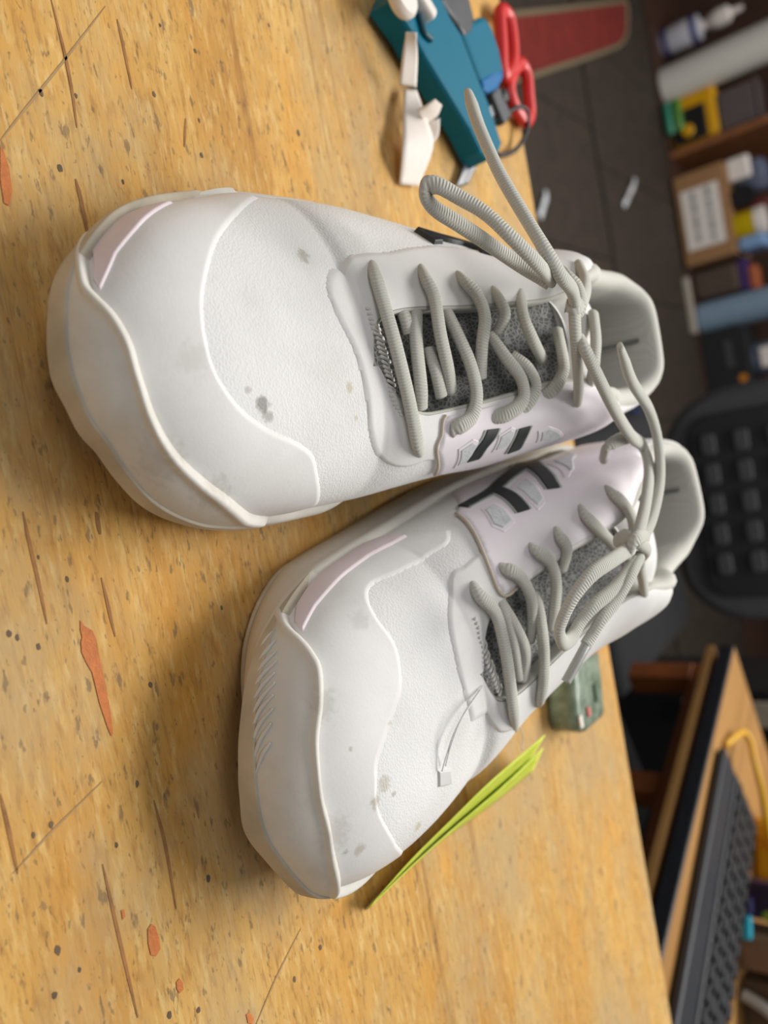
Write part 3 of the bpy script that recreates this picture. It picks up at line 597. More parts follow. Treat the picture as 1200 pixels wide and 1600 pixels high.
_L = ch([(0.2305, 0.8929), (0.2224, 0.7774), (0.2565, 0.8127), (0.2946, 0.8195), (0.3427, 0.8328), (0.3908, 0.7918), (0.3868, 0.9563), (0.3647, 0.9988), (0.3166, 0.9988), (0.2826, 0.9988), (0.2505, 0.9664)])
SB.shell('pink_foam_insert', lambda u, v, P: sdf(u, v, _L), .0018, M_pink, 1.6, grid='toe')
seamB = sm([(0.4188, 0.6344), (0.4008, 0.5307), (0.3727, 0.5744), (0.3387, 0.6089), (0.3146, 0.6428), (0.2986, 0.6003), (0.2906, 0.4781), (0.2906, 0.2996), (0.2766, 0.1608), (0.2585, 0.1072), (0.2305, 0.0513), (0.2064, -0.0131), (0.1964, -0.1608), (0.2164, -0.4519)])
_L = ch(seamB) + [(.30*CU, -1.2*CV), (-.05*CU, -1.2*CV), (-.05*CU, 1.2*CV), (.36*CU, 1.2*CV)]
SB.shell('toe_overlay', lambda u, v, P: sdf(u, v, _L), .0007, SB.M_cap, 2.5, grid='toe')
qtB = [(0.4429, 0.7398), (0.4248, 0.4694), (0.4148, 0.2758), (0.4108, 0.0915), (0.4148, 0.0094), (0.4309, 0.0001)]
_L = ch(qtB) + [(.56*CU, .003*CV), (.72*CU, .04*CV), (.78*CU, .95*CV), (.5*CU, .99*CV)]
SB.shell('quarter_panel', lambda u, v, P: sdf(u, v, _L), .0014, M_quarter, .8, grid='full')
SB.line('stitch_line', qtB, .0008, M_tan, .0013)
eyB = sm([(0.3948, 0.3323), (0.3788, 0.3742), (0.3547, 0.245), (0.3447, 0.1019), (0.3407, -0.0222), (0.3427, -0.1806)])
_L = ch(eyB) + [(.45*CU, -.42*CV), (.62*CU, -.5*CV), (.62*CU, .3*CV), (.5*CU, .25*CV)]
SB.shell('eyestay', lambda u, v, P: sdf(u, v, _L), .0008, SB.M_cap, 2.5, grid='mid')
sb = ([(0.4549, 0.7551), (0.4729, 0.7551), (0.499, 0.77), (0.5471, 0.852), (0.6693, 0.9988), (0.7275, 0.9997)], [(0.499, 0.7626), (0.491, 0.6428), (0.483, 0.522), (0.477, 0.4171)], [(0.6092, 0.9366), (0.5631, 0.77), (0.5351, 0.6003), (0.521, 0.4781)])
for pts in sb: SB.bar('stripe_edge', pts, 4.4, .0018, M_trim, .4)
for pts in sb: SB.bar('logo_stripe', pts, 3.2, .0023, M_stripe, .4)
for poly in ([(0.4569, 0.6512), (0.4749, 0.6595), (0.4709, 0.522), (0.4629, 0.3657), (0.4449, 0.3406), (0.4409, 0.4431)], [(0.507, 0.7164), (0.5411, 0.7774), (0.5251, 0.6344), (0.499, 0.3827), (0.485, 0.3489), (0.489, 0.4781)], [(0.5832, 0.7918), (0.7555, 0.9972), (0.7335, 0.9563), (0.5952, 0.6678), (0.5471, 0.5132), (0.5411, 0.5395)]):
    SB.window('window_edge', poly, .0016, M_quarter); SB.window('mesh_window', [(np.mean([q for q, a in poly]) + (q - np.mean([q for q, a in poly])) * .78, np.mean([a for q, a in poly]) + (a - np.mean([a for q, a in poly])) * .78) for q, a in poly], .0020, M_silver)
SB.window('fastener_pad', [(0.2866, -0.2155), (0.3046, -0.2758), (0.3066, -0.3827), (0.2846, -0.3077)], .0008, M_clearpad)
SB.collar(); SB.tongue()
for ln in ([(0.05354, 0.02884, 0.02891), (0.05179, 0.02549, 0.02729), (0.0489, 0.0219, 0.02581)], [(0.05168, 0.02615, 0.03184), (0.049, 0.02166, 0.02937), (0.04547, 0.0178, 0.02653)], [(0.04899, 0.02291, 0.03405), (0.04641, 0.01867, 0.03041), (0.04225, 0.01453, 0.02743)], [(0.04662, 0.02047, 0.03536), (0.04318, 0.01532, 0.03079), (0.03849, 0.01137, 0.0275)],
           [(0.04381, 0.01758, 0.03583), (0.04007, 0.01261, 0.03146), (0.03445, 0.00855, 0.02754)], [(0.04121, 0.01539, 0.03668), (0.03665, 0.01009, 0.0318), (0.03048, 0.00603, 0.02778)], [(0.03799, 0.0127, 0.03694), (0.03378, 0.00824, 0.0322), (0.02657, 0.00368, 0.02835)], [(0.03426, 0.0102, 0.03742), (0.02972, 0.00572, 0.03235), (0.02241, 0.0015, 0.0288)], [(0.03021, 0.00747, 0.03707), (0.02549, 0.00338, 0.03313), (0.01861, -0.00011, 0.02965)], [(0.02472, 0.00424, 0.03713), (0.02148, 0.00156, 0.03429), (0.01512, -0.00149, 0.03059)]):
    tube('flex_rib', [tuple(v) for v in SB.fl(ln)], .0008, SB.M_bump, SB.root, 8, taper=lambda t: .25 + .75 * math.sin(math.pi * min(1, .1 + t * .9)))
for pts in ([(0.02091, 0.11541, 0.06977), (0.0092, 0.11541, 0.07318), (-0.00347, 0.11639, 0.07408), (-0.01635, 0.11541, 0.06977)], [(0.02577, 0.11521, 0.06923), (0.01433, 0.11346, 0.07152), (0.00145, 0.11248, 0.072), (-0.01443, 0.11346, 0.06945)],
            [(0.03474, 0.10544, 0.06541), (0.03053, 0.102, 0.06981), (0.02007, 0.10584, 0.07213), (0.00535, 0.10284, 0.07342), (-0.0127, 0.10093, 0.07163), (-0.02454, 0.10118, 0.06946), (-0.03875, 0.11356, 0.05948)],
            [(0.03497, 0.11999, 0.07049), (0.03359, 0.11951, 0.0754), (0.02814, 0.12329, 0.07774), (0.01865, 0.12528, 0.07871), (0.00698, 0.12429, 0.07689), (-0.0017, 0.1223, 0.07365)],
            [(0.01627, 0.13327, 0.07692), (0.00836, 0.12727, 0.0794), (-0.00474, 0.12329, 0.07927), (-0.01812, 0.12036, 0.07677), (-0.02777, 0.11987, 0.07293), (-0.03641, 0.13044, 0.06333)],
            [(0.03639, 0.13804, 0.07692), (0.03407, 0.13632, 0.08162), (0.02679, 0.14012, 0.08428), (0.01797, 0.1393, 0.08473), (0.00739, 0.13628, 0.08237), (-0.00199, 0.13527, 0.07823)],
            [(0.03762, 0.15324, 0.08344), (0.03479, 0.14938, 0.08737), (0.02817, 0.15039, 0.08832), (0.01913, 0.1494, 0.0837)],
            [(0.04097, 0.17035, 0.08913), (0.03744, 0.16568, 0.0939), (0.03008, 0.16837, 0.09674), (0.02181, 0.17168, 0.09935), (0.01543, 0.1747, 0.10123)],
            [(0.04225, 0.1873, 0.09594), (0.04027, 0.1838, 0.10153), (0.03375, 0.18567, 0.10466), (0.0254, 0.18573, 0.10617), (0.01765, 0.17973, 0.10651)],
            [(0.01243, 0.16731, 0.112), (0.00098, 0.17572, 0.108), (-0.01522, 0.19322, 0.1)],
            [(0.02517, 0.16393, 0.106), (0.0295, 0.15697, 0.113), (0.02738, 0.15526, 0.118), (0.01849, 0.16816, 0.116), (0.01274, 0.17382, 0.111)],
            [(0.01987, 0.15913, 0.11), (0.02762, 0.14806, 0.117), (0.03064, 0.15118, 0.12), (0.02467, 0.16769, 0.117)]): SB.lace(pts)
SB.lace([(0.02608, 0.15185, 0.116), (0.02932, 0.13149, 0.115), (0.02991, 0.11783, 0.112), (0.02537, 0.10902, 0.107), (0.01817, 0.10465, 0.102), (0.01218, 0.10402, 0.099), (0.00506, 0.10889, 0.097), (0.00334, 0.11686, 0.097), (0.00657, 0.12338, 0.099), (0.01083, 0.13023, 0.104), (0.01267, 0.1429, 0.109), (0.01728, 0.15881, 0.114)], .0034, .62, 'lace_loop')
SB.lace([(0.01828, 0.16184, 0.115), (0.01365, 0.1511, 0.113), (0.00784, 0.14184, 0.109), (0.00404, 0.13196, 0.105), (-0.00091, 0.12632, 0.101), (-0.00347, 0.12233, 0.099)], .0032, .66, 'lace_end')
tube('aglet', [tuple(v) for v in SB.fl([(-0.00219, 0.12432, 0.1), (-0.00688, 0.1178, 0.097), (-0.01403, 0.11052, 0.092)])], .0024, M_aglet, SB.root, 12, .8)
SB.lace([(0.10819, 0.16109, 0.128), (0.09098, 0.17668, 0.124), (0.0732, 0.19825, 0.121), (0.05608, 0.20603, 0.119), (0.04047, 0.19652, 0.119), (0.02864, 0.17716, 0.118), (0.02493, 0.1585, 0.117)], .0032, .66, 'lace_end', taper=lambda t: .6 + .4 * min(1, t * 12))
SB.lace([(0.11541, 0.15819, 0.114), (0.11028, 0.15384, 0.117), (0.0982, 0.1574, 0.118), (0.08197, 0.1685, 0.117), (0.06556, 0.18761, 0.114), (0.05493, 0.20555, 0.112), (0.04555, 0.19708, 0.115), (0.03663, 0.17371, 0.118), (0.02795, 0.1539, 0.118)], .0034, .66, 'lace_loop')
SB.lace([(0.06253, 0.19815, 0.11), (0.06437, 0.18708, 0.108), (0.06277, 0.1827, 0.104), (0.05621, 0.19094, 0.098)], .0031, .66)
random.seed(6)
zz = [(0.02234, 0.0979, 0.06723), (0.01829, 0.09792, 0.06748), (0.01435, 0.097, 0.06734), (0.01003, 0.09702, 0.06739), (0.00558, 0.09621, 0.06768), (0.00177, 0.09527, 0.06806), (-0.00221, 0.09527, 0.06886), (-0.00618, 0.09527, 0.06891), (-0.0101, 0.09621, 0.06852), (-0.01453, 0.09809, 0.0681)]
for (a_, b_) in zip(zz[:-1], zz[1:]):
    for f in (0, .5):
        p = SB.fl(np.array(a_) * (1-f) + np.array(b_) * f); q_ = p + np.array([-.001, .0058 + random.uniform(-.001, .001), -.0025])
        tube('stitch', [tuple(p - [0, .0012, -.0003]), tuple((p + q_) / 2 + [0, 0, .0007]), tuple(q_)], .0006, M_thread, SB.root, 6, 1, 3)

# ------------------------------------------------------------------ things on the bench
M_teal = plain('teal_plastic', srgb(0, 104, 130), .55, .05, scale=20, Specular_IOR_Level=.2)
M_teal2 = plain('blue_teal_plastic', srgb(24, 104, 160), .5, .06, scale=20, Specular_IOR_Level=.25)
M_dgrey = plain('dark_grey_plastic', srgb(66, 68, 72), .5, .12)
M_black = plain('black_plastic', srgb(22, 22, 24), .5, .15)
M_redpl = plain('red_handle_plastic', srgb(206, 46, 44), .35, .06)
M_steel = plain('brushed_steel', srgb(150, 150, 152), .35, .1, metal=.85)
M_paper = plain('white_label_paper', srgb(232, 224, 216), .75, .05, bump=.1)
gun = thing('label_gun', 'teal plastic label gun lying on the workbench with white label strip', 'label gun', (0, 0, 0))
prism('body', [(-0.2427, 0.3607, 0.779), (-0.2619, 0.3759, 0.779), (-0.273, 0.4043, 0.779), (-0.263, 0.4159, 0.779), (-0.2558, 0.4248, 0.779), (-0.2501, 0.4345, 0.779), (-0.2139, 0.4531, 0.779), (-0.1913, 0.465, 0.779), (-0.1829, 0.4561, 0.779), (-0.1759, 0.4414, 0.779), (-0.1796, 0.4332, 0.779), (-0.1912, 0.4243, 0.779), (-0.2225, 0.3864, 0.779), (-0.2323, 0.377, 0.779)], T + .004, T + .019, M_teal, gun, .0025)
prism('handle', [(-0.2527, 0.4378, 0.7775), (-0.2606, 0.4496, 0.7775), (-0.2733, 0.4682, 0.7775), (-0.275, 0.4754, 0.7775), (-0.2709, 0.4824, 0.7775), (-0.258, 0.4882, 0.7775), (-0.2458, 0.4891, 0.7775), (-0.2369, 0.4841, 0.7775), (-0.2292, 0.4744, 0.7775), (-0.2221, 0.4602, 0.7775), (-0.2227, 0.4539, 0.7775)], T + .006, T + .0175, M_teal, gun, .003)
prism('trigger', [(-0.2222, 0.4529, 0.778), (-0.2223, 0.4602, 0.778), (-0.229, 0.4743, 0.778), (-0.2376, 0.4843, 0.778), (-0.2456, 0.4889, 0.778), (-0.2403, 0.4766, 0.778), (-0.2343, 0.462, 0.778), (-0.2291, 0.4521, 0.778)], T + .007, T + .018, M_teal2, gun, .002)
tube('clip', [(p[0], p[1], p[2]) for p in [(-0.243, 0.3844, 0.7805), (-0.2373, 0.3857, 0.7805), (-0.2335, 0.387, 0.7805), (-0.232, 0.393, 0.7805)]], .0018, plain('shadowed_teal_slot', srgb(0, 70, 84), .5), gun, 8)
lathe('feed_wheel', [(.0001, 0), (.009, 0), (.0105, .002), (.0105, .005), (.009, .007), (.0001, .007)], M_paper, gun, tuple(np.array([(-0.2427, 0.3641, 0.779)][0]) + [0, 0, .001]), 28)
box('nozzle', tuple(np.array([(-0.2495, 0.3867, 0.779)][0]) + [0, 0, .003]), (.020, .008, .008), M_paper, gun, .002, (0, 0, .9))
def sheet(name, edge_a, edge_b, mat, parent=None, th=.0003, n=8):
    A_ = cr(edge_a, n); B_ = cr(edge_b, n); vs_ = []; fs = []; k = 6
    for a_, b_ in zip(A_, B_):
        for j in range(k + 1): t = j / k; vs_.append(a_.lerp(b_, t))
    for i in range(len(A_) - 1):
        for j in range(k): fs.append((i*(k+1)+j, i*(k+1)+j+1, (i+1)*(k+1)+j+1, (i+1)*(k+1)+j))
    o = mesh(name, vs_, fs, mat, parent, True); md = o.modifiers.new('s', 'SOLIDIFY'); md.thickness = th; md.offset = 0; return o
def zs(pts, zl): return [(p[0], p[1], z) for p, z in zip(pts, zl)]
sheet('label_strip', [[(-0.2227, 0.3591, 0.785)][0], [(-0.2141, 0.3632, 0.778)][0], [(-0.205, 0.3683, 0.77)][0]], [[(-0.2203, 0.3612, 0.79)][0], [(-0.2148, 0.3715, 0.782)][0], [(-0.2047, 0.3785, 0.774)][0]], M_paper, gun, .0012)
lab = thing('label_backing_paper', 'crumpled strip of white label backing lying beside the teal gun', 'paper')
sheet('paper_strip', [[(-0.2071, 0.3793, 0.766)][0], [(-0.186, 0.3688, 0.768)][0], [(-0.1676, 0.3599, 0.77)][0], [(-0.153, 0.3633, 0.762)][0]],
      [[(-0.2087, 0.3883, 0.768)][0], [(-0.1873, 0.3844, 0.774)][0], [(-0.1748, 0.3886, 0.772)][0], [(-0.1548, 0.3811, 0.763)][0]], M_paper, lab, .0008)
sheet('paper_fold', [[(-0.1896, 0.3722, 0.776)][0], [(-0.1902, 0.3736, 0.782)][0], [(-0.1921, 0.3758, 0.786)][0]], [[(-0.1876, 0.3878, 0.77)][0], [(-0.1929, 0.3954, 0.774)][0], [(-0.197, 0.3945, 0.779)][0]], M_paper, lab, .0008)
sheet('paper_fold', [[(-0.1758, 0.3869, 0.764)][0], [(-0.1858, 0.3902, 0.768)][0], [(-0.1897, 0.3907, 0.772)][0]], [[(-0.1753, 0.3912, 0.765)][0], [(-0.1827, 0.3965, 0.772)][0], [(-0.1909, 0.3951, 0.776)][0]], M_paper, lab, .0008)
# dark tape dispenser beyond the gun
prism_o = prism('stapler_body', [(-0.278, 0.4239, 0.777), (-0.2648, 0.4182, 0.777), (-0.2599, 0.425, 0.777), (-0.2542, 0.4347, 0.777), (-0.2504, 0.4416, 0.777), (-0.2571, 0.4523, 0.777), (-0.2677, 0.4583, 0.777), (-0.2789, 0.4566, 0.777), (-0.2904, 0.4558, 0.777)], T + .001, T + .018, M_dgrey, None, .003)
tag(prism_o, 'dark grey plastic stapler body behind the teal label gun', 'stapler')
sc = thing('scissors', 'red-handled scissors lying half under the teal label gun', 'scissors')
def loop_tube(name, pts, r, mat, parent, z):
    P = [(p[0], p[1], z) for p in pts]; return tube(name, P + [P[0]], r, mat, parent, 12, .8)
loop_tube('handle', [(-0.3015, 0.5247, 0.768), (-0.2978, 0.5319, 0.768), (-0.2834, 0.5315, 0.768), (-0.2687, 0.5271, 0.768), (-0.2571, 0.5181, 0.768), (-0.2517, 0.5087, 0.768), (-0.2573, 0.507, 0.768), (-0.2706, 0.5109, 0.768), (-0.2856, 0.5144, 0.768), (-0.2962, 0.5172, 0.768)], .0052, M_redpl, sc, T + .0085)
loop_tube('handle', [(-0.2606, 0.527, 0.766), (-0.2707, 0.5425, 0.766), (-0.2648, 0.5504, 0.766), (-0.2493, 0.5477, 0.766), (-0.2356, 0.5446, 0.766), (-0.2276, 0.5345, 0.766), (-0.2308, 0.5258, 0.766), (-0.2369, 0.5183, 0.766), (-0.2472, 0.5173, 0.766)], .0052, M_redpl, sc, T + .0065)
sheet('blade', [[(-0.1629, 0.4296, 0.764)][0], [(-0.1889, 0.4565, 0.764)][0], [(-0.221, 0.4888, 0.765)][0], [(-0.2385, 0.5095, 0.767)][0]], [[(-0.1614, 0.4217, 0.764)][0], [(-0.1883, 0.4459, 0.764)][0], [(-0.2199, 0.4763, 0.765)][0], [(-0.241, 0.503, 0.767)][0]], M_steel, sc, .0015)
sheet('blade', [[(-0.1672, 0.4405, 0.762)][0], [(-0.1901, 0.4661, 0.762)][0], [(-0.2211, 0.4996, 0.763)][0], [(-0.239, 0.5228, 0.764)][0]], [[(-0.1648, 0.432, 0.762)][0], [(-0.19, 0.4578, 0.762)][0], [(-0.221, 0.4888, 0.763)][0], [(-0.2401, 0.5137, 0.764)][0]], M_steel, sc, .0015)
lathe('pivot_screw', [(.0001, 0), (.0045, 0), (.0045, .002), (.003, .003), (.0001, .003)], M_black, sc, tuple(np.array([(-0.2358, 0.5011, 0.768)][0])), 16)
box('pivot_block', tuple(np.array([(-0.2281, 0.4948, 0.766)][0])), (.022, .016, .007), M_dgrey, sc, .002, (0, 0, .6))
tie = tube('cable_tie', [(p[0], p[1], T + h) for p, h in zip([(-0.2168, 0.4855, 0.765), (-0.2238, 0.5014, 0.765), (-0.232, 0.5184, 0.765), (-0.2314, 0.5299, 0.765), (-0.2201, 0.5296, 0.765), (-0.2073, 0.519, 0.765), (-0.1982, 0.5014, 0.765), (-0.195, 0.4866, 0.765)], [.003, .006, .010, .011, .009, .006, .004, .003])], .0016, M_black, None, 8)
tag(tie, 'black plastic tie curled beside the red scissors handle', 'cable tie')
# green cased block near the bench edge
def green_mat():
    t = NT('cloudy_green_plastic'); n1 = t.noise(t.coord(), 120, 4); t.bs('Base Color', t.ramp(n1, [(.3, srgb(112, 134, 112)), (.55, srgb(158, 174, 154)), (.75, srgb(188, 198, 180))]))
    t.bs('Roughness', .25); t.bs('Transmission Weight', .35); t.bs('IOR', 1.4); return t.m
gb = thing('plastic_case', 'cloudy green clear plastic case near the far edge of the workbench', 'plastic case')
prism('case', [(0.1194, 0.4387, 0.78), (0.1488, 0.4336, 0.78), (0.1748, 0.4278, 0.78), (0.1817, 0.4309, 0.78), (0.1869, 0.44, 0.78), (0.1877, 0.4702, 0.78), (0.185, 0.4737, 0.78), (0.1637, 0.4785, 0.78), (0.1301, 0.4817, 0.78)], T + .001, T + .020, green_mat(), gb, .005, True)
M_redp = plain('red_print', srgb(206, 112, 100), .5)
box('red_mark', tuple(np.array([(0.1744, 0.445, 0.781)][0])), (.006, .004, .0012), M_redp, gb, .0004)
box('red_mark', tuple(np.array([(0.1406, 0.468, 0.781)][0])), (.005, .012, .0012), plain('red_print_dark', srgb(190, 70, 62), .5), gb, .0004)
box('green_mark', tuple(np.array([(0.1673, 0.4609, 0.781)][0])), (.012, .005, .0012), plain('green_print', srgb(66, 92, 60), .5), gb, .0004, (0, 0, -.1))
box('foil_strip', tuple(np.array([(0.1762, 0.4319, 0.781)][0])), (.008, .004, .0012), M_paper, gb, .0004)
# tag on the shoe
def lime_mat():
    t = NT('lime_tag_card'); n1 = t.noise(t.coord(), 180, 3); t.bs('Base Color', t.ramp(n1, [(.3, srgb(196, 214, 56)), (.7, srgb(220, 234, 92))])); t.bs('Roughness', .6)
    t.bs('Subsurface Weight', 0.0); return t.m
M_lime = lime_mat()
tg = thing('paper_tag', 'folded yellow-green paper tag tied to the shoe and leaning on its side', 'tag')
lo = [[(0.1887, 0.2358, 0.7605)][0], [(0.1867, 0.265, 0.761)][0], [(0.1853, 0.2976, 0.762)][0], [(0.1845, 0.3409, 0.766)][0], [(0.1787, 0.3688, 0.774)][0]]
hi = [[(0.1814, 0.2288, 0.77)][0], [(0.173, 0.2525, 0.776)][0], [(0.1665, 0.2774, 0.782)][0], [(0.1584, 0.3088, 0.79)][0], [(0.1542, 0.3573, 0.796)][0]]
sheet('tag_leaf', lo, hi, M_lime, tg, .0004)
lo2 = [[(0.1896, 0.2366, 0.76)][0], [(0.1884, 0.2663, 0.7605)][0], [(0.1886, 0.2999, 0.761)][0], [(0.1915, 0.3488, 0.763)][0], [(0.1918, 0.3901, 0.765)][0]]
hi2 = [[(0.1881, 0.2359, 0.762)][0], [(0.1836, 0.2632, 0.766)][0], [(0.1803, 0.2928, 0.77)][0], [(0.175, 0.3355, 0.778)][0], [(0.1691, 0.3742, 0.784)][0]]
sheet('tag_leaf', lo2, hi2, M_lime, tg, .0004)
tube('edge_fold', [lo[0], lo[1], lo[2], lo[3], lo[4]], .0006, M_paper, tg, 6)
M_clear = plain('clear_nylon', srgb(232, 233, 232), .25, .03)
pl = [(-0.00429, 0.09026, 0.06665), (-0.00508, 0.07819, 0.06698), (-0.00741, 0.06852, 0.06629), (-0.01352, 0.06202, 0.06376), (-0.02166, 0.05996, 0.05969)]
tube('tag_fastener', [tuple(SB.f.w(p)) for p in pl], .00028, M_clear, tg, 6)
pl = [(-0.00461, 0.08759, 0.06612), (-0.0065, 0.07573, 0.06547), (-0.01039, 0.06625, 0.0641), (-0.01581, 0.06053, 0.06225), (-0.02243, 0.05756, 0.0592)]
tube('tag_fastener', [tuple(SB.f.w(p)) for p in pl], .00028, M_clear, tg, 6)
tube('tag_fastener', [tuple(SB.f.w([(-0.03166, 0.10648, 0.06674)][0])), [(0.1429, 0.3274, 0.8)][0], [(0.1526, 0.3322, 0.795)][0]], .00028, M_clear, tg, 6)

# ------------------------------------------------------------------ chair, desk and what stands on it
M_chair = plain('black_chair_plastic', srgb(70, 70, 72), .5, .12, bump=.1)
M_chair2 = plain('black_chair_rim', srgb(26, 27, 29), .55, .1)
M_seat = plain('black_seat_fabric', srgb(17, 18, 21), .9, .2, bump=.3)
chair = thing('office_chair', 'black office chair with slotted plastic backrest behind the workbench', 'chair', (.215, 1.40, 0), .06)
bm = bmesh.new(); bm_box(bm, (0, -.0, .455), (.46, .42, .06), .028, 4); from_bm('seat', bm, M_seat, chair, True)
def rrect(w, h, r, n=8, taper=0):
    out = []
    for cx, cy, a0 in ((w/2 - r, h/2 - r, 0), (-w/2 + r, h/2 - r, 90), (-w/2 + r, -h/2 + r, 180), (w/2 - r, -h/2 + r, 270)):
        for k in range(n + 1):
            a = math.radians(a0 + 90 * k / n); x, y = cx + r*math.cos(a), cy + r*math.sin(a); out.append((x * (1 - taper * (h/2 - y) / h), y))
    return out
def panel(name, outline, th, mat, parent, curve=.0, bev=.006):
    bm = bmesh.new(); vb = [bm.verts.new((x, 0, z)) for x, z in outline]; f = bm.faces.new(vb)
    r = bmesh.ops.extrude_face_region(bm, geom=[f]); up = [v for v in r['geom'] if isinstance(v, bmesh.types.BMVert)]
    for v in up: v.co.y = th
    es = [e for e in bm.edges if abs(e.verts[0].co.y - e.verts[1].co.y) < 1e-6]
    bmesh.ops.bevel(bm, geom=es, offset=bev, segments=2, affect='EDGES', profile=.5)
    return from_bm(name, bm, mat, parent)
br = panel('backrest', rrect(.52, .56, .13, 10, .10), .045, M_chair, chair, bev=.014); br.location = (-.0, .29, .745); br.rotation_euler = (math.radians(-9), 0, math.radians(-7))
pd = panel('back_inset', rrect(.40, .46, .05, 8, .06), .012, M_chair2, br, bev=.003); pd.location = (0, -.006, .0)
slot_me = None
for i in range(5):
    for j in range(5):
        if slot_me is None:
            o = panel('slot', rrect(.044, .028, .008, 4), .012, M_chair, pd, bev=.003); slot_me = o.data
        else: o = bpy.data.objects.new('slot', slot_me); C.objects.link(o); o.parent = pd
        o.location = (-.13 + .062 * i, -.006, -.19 + .062 * j)
tube('back_stem', [(-.0, .14, .43), (-.0, .235, .43), (-.01, .27, .52), (-.02, .29, .62)], .03, M_chair2, chair, 10, .5)
tube('gas_column', [(0, 0, .10), (0, 0, .25), (0, 0, .43)], .028, M_chair2, chair, 14)
for k in range(5):
    a = 2*math.pi*k/5 + .3; lg = tube('leg', [(0, 0, .11), (.14*math.cos(a), .14*math.sin(a), .10), (.28*math.cos(a), .28*math.sin(a), .07)], .022, M_chair2, chair, 8, .7)
    lathe('caster', [(.001, -.012), (.028, -.012), (.03, 0), (.028, .012), (.001, .012)], M_black, lg, (.28*math.cos(a), .28*math.sin(a), .031), 16, (math.pi/2, 0, a))
def desk_wood():
    t = NT('tan_desk_laminate'); n1 = t.noise(t.coord((3, 40, 3)), 1, 4); t.bs('Base Color', t.ramp(n1, [(.3, srgb(150, 108, 58)), (.7, srgb(178, 134, 78))])); t.bs('Roughness', .45); return t.m
M_desk = desk_wood()
M_brown = plain('brown_rail_wood', srgb(138, 76, 34), .5, .2, scale=30)
M_band = plain('black_edge_band', srgb(34, 38, 46), .4, .15)
desk = thing('computer_desk', 'small tan wooden computer desk with black front edge, beyond the workbench', 'desk', (.346, 1.168, 0), math.atan2(-.91, .415))
box('desk_top', (.315, .30, .671), (.63, .60, .018), M_desk, desk, .001)
box('edge_band', (.315, -.001, .670), (.63, .006, .021), M_band, desk, .0025)
box('lower_lip', (.315, .008, .6465), (.63, .022, .012), M_desk, desk, .002)
box('apron', (.315, .045, .625), (.63, .022, .026), M_brown, desk, .002)
for x in (.018, .235, .45, .61): box('post', (x, .048, .565), (.034, .034, .095), M_brown, desk, .002)
M_void = plain('black_drawer_and_void', srgb(12, 12, 13), .7, .1)  # black of the drawer unit, also painted for the shade inside the desk
box('dark_interior_panel', (.33, .30, .565), (.56, .02, .15), M_void, desk, .002)  # black sheet standing in for the dark open space behind the posts
box('cabinet_body', (.33, .33, .26), (.56, .48, .46), M_void, desk, .004)
for x in (.03, .6):
    for y in (.56,): box('leg', (x, y, .331), (.04, .04, .662), M_brown, desk, .002)
# keyboard
M_key = plain('black_keycap', srgb(34, 35, 38), .45, .2); M_kb = plain('keyboard_case', srgb(44, 46, 51), .45, .12)
kb = thing('keyboard', 'black computer keyboard with palm rest on the tan desk', 'keyboard', (0, 0, 0)); kb.parent = None
kb.location = Vector((.346, 1.168, .68)) + Matrix.Rotation(math.atan2(-.91, .415), 3, 'Z') @ Vector((.40, .118, 0)); kb.rotation_euler = (0, 0, math.atan2(-.91, .415) + math.radians(4))
box('case', (0, .013, .008), (.45, .10, .014), M_kb, kb, .004); box('palm_rest', (0, -.065, .008), (.45, .05, .011), M_kb, kb, .004)
key_me = None
for r in range(6):
    for k in range(18):
        if key_me is None:
            o = box('key', (0, 0, 0), (.0195, .0128, .006), M_key, kb, .002); key_me = o.data
        else: o = bpy.data.objects.new('key', key_me); C.objects.link(o); o.parent = kb
        o.location = (-.205 + k * .0238 + .003 * (r % 2), -.026 + r * .0158, .0165)
M_yel = plain('yellow_plastic', srgb(218, 160, 6), .4, .08)
M_ycab = plain('yellow_cable_jacket', srgb(222, 168, 30), .4, .06)
cb = tube('yellow_cable', [(p[0], p[1], .6845 + h) for p, h in zip([(0.443, 1.0346, 0.68), (0.4411, 1.0635, 0.68), (0.4439, 1.087, 0.68), (0.4584, 1.0887, 0.68), (0.4757, 1.0702, 0.68), (0.5154, 1.0666, 0.68), (0.5605, 1.0746, 0.68), (0.6038, 1.0924, 0.68), (0.6288, 1.1078, 0.68)], [0, .006, .012, .018, .024, .028, .026, .022, .018])], .0042, M_ycab, None, 10)
tag(cb, 'thick yellow cable running behind the black keyboard on the desk', 'cable')
def on_desk(name, px_world, size, mat, label, cat, h0=.68, rot=-.25, bev=.004):
    r = thing(name, label, cat, (px_world[0], px_world[1], h0), rot); box('body', (size[0]/2, size[1]/2, size[2]/2), size, mat, r, bev); return r
yc = on_desk('yellow_case', [(0.5807, 1.1165, 0.68)][0], (.085, .06, .12), M_yel, 'yellow plastic case on the desk behind the keyboard', 'case', rot=-.45, bev=.01)
box('lid_line', (.0425, -.0005, .03), (.083, .004, .005), plain('dark_yellow_seam', srgb(150, 106, 4), .5), yc, .001)
pp = on_desk('snack_packet', [(0.6176, 1.0144, 0.68)][0], (.045, .05, .11), plain('dark_purple_print', srgb(58, 42, 62), .35, .3, scale=40), 'dark purple packet with yellow-green print on the desk', 'packet', rot=-.45)
for (x, z, s_) in ((.016, .045, .012), (.035, .065, .010), (.040, .035, .014), (.022, .085, .01)): lathe('print_spot', [(.0001, 0), (s_ * .5, 0), (s_ * .5, .0008), (.0001, .0008)], plain('lime_print', srgb(150, 168, 40), .5), pp, (x, -.0004, z), 12, (math.pi/2, 0, 0))
cy = on_desk('marker_pen', [(0.6399, 0.9718, 0.68)][0], (.030, .014, .020), plain('cyan_plastic', srgb(24, 158, 184), .35), 'cyan and navy plastic marker standing by the keyboard', 'marker', rot=-.5)
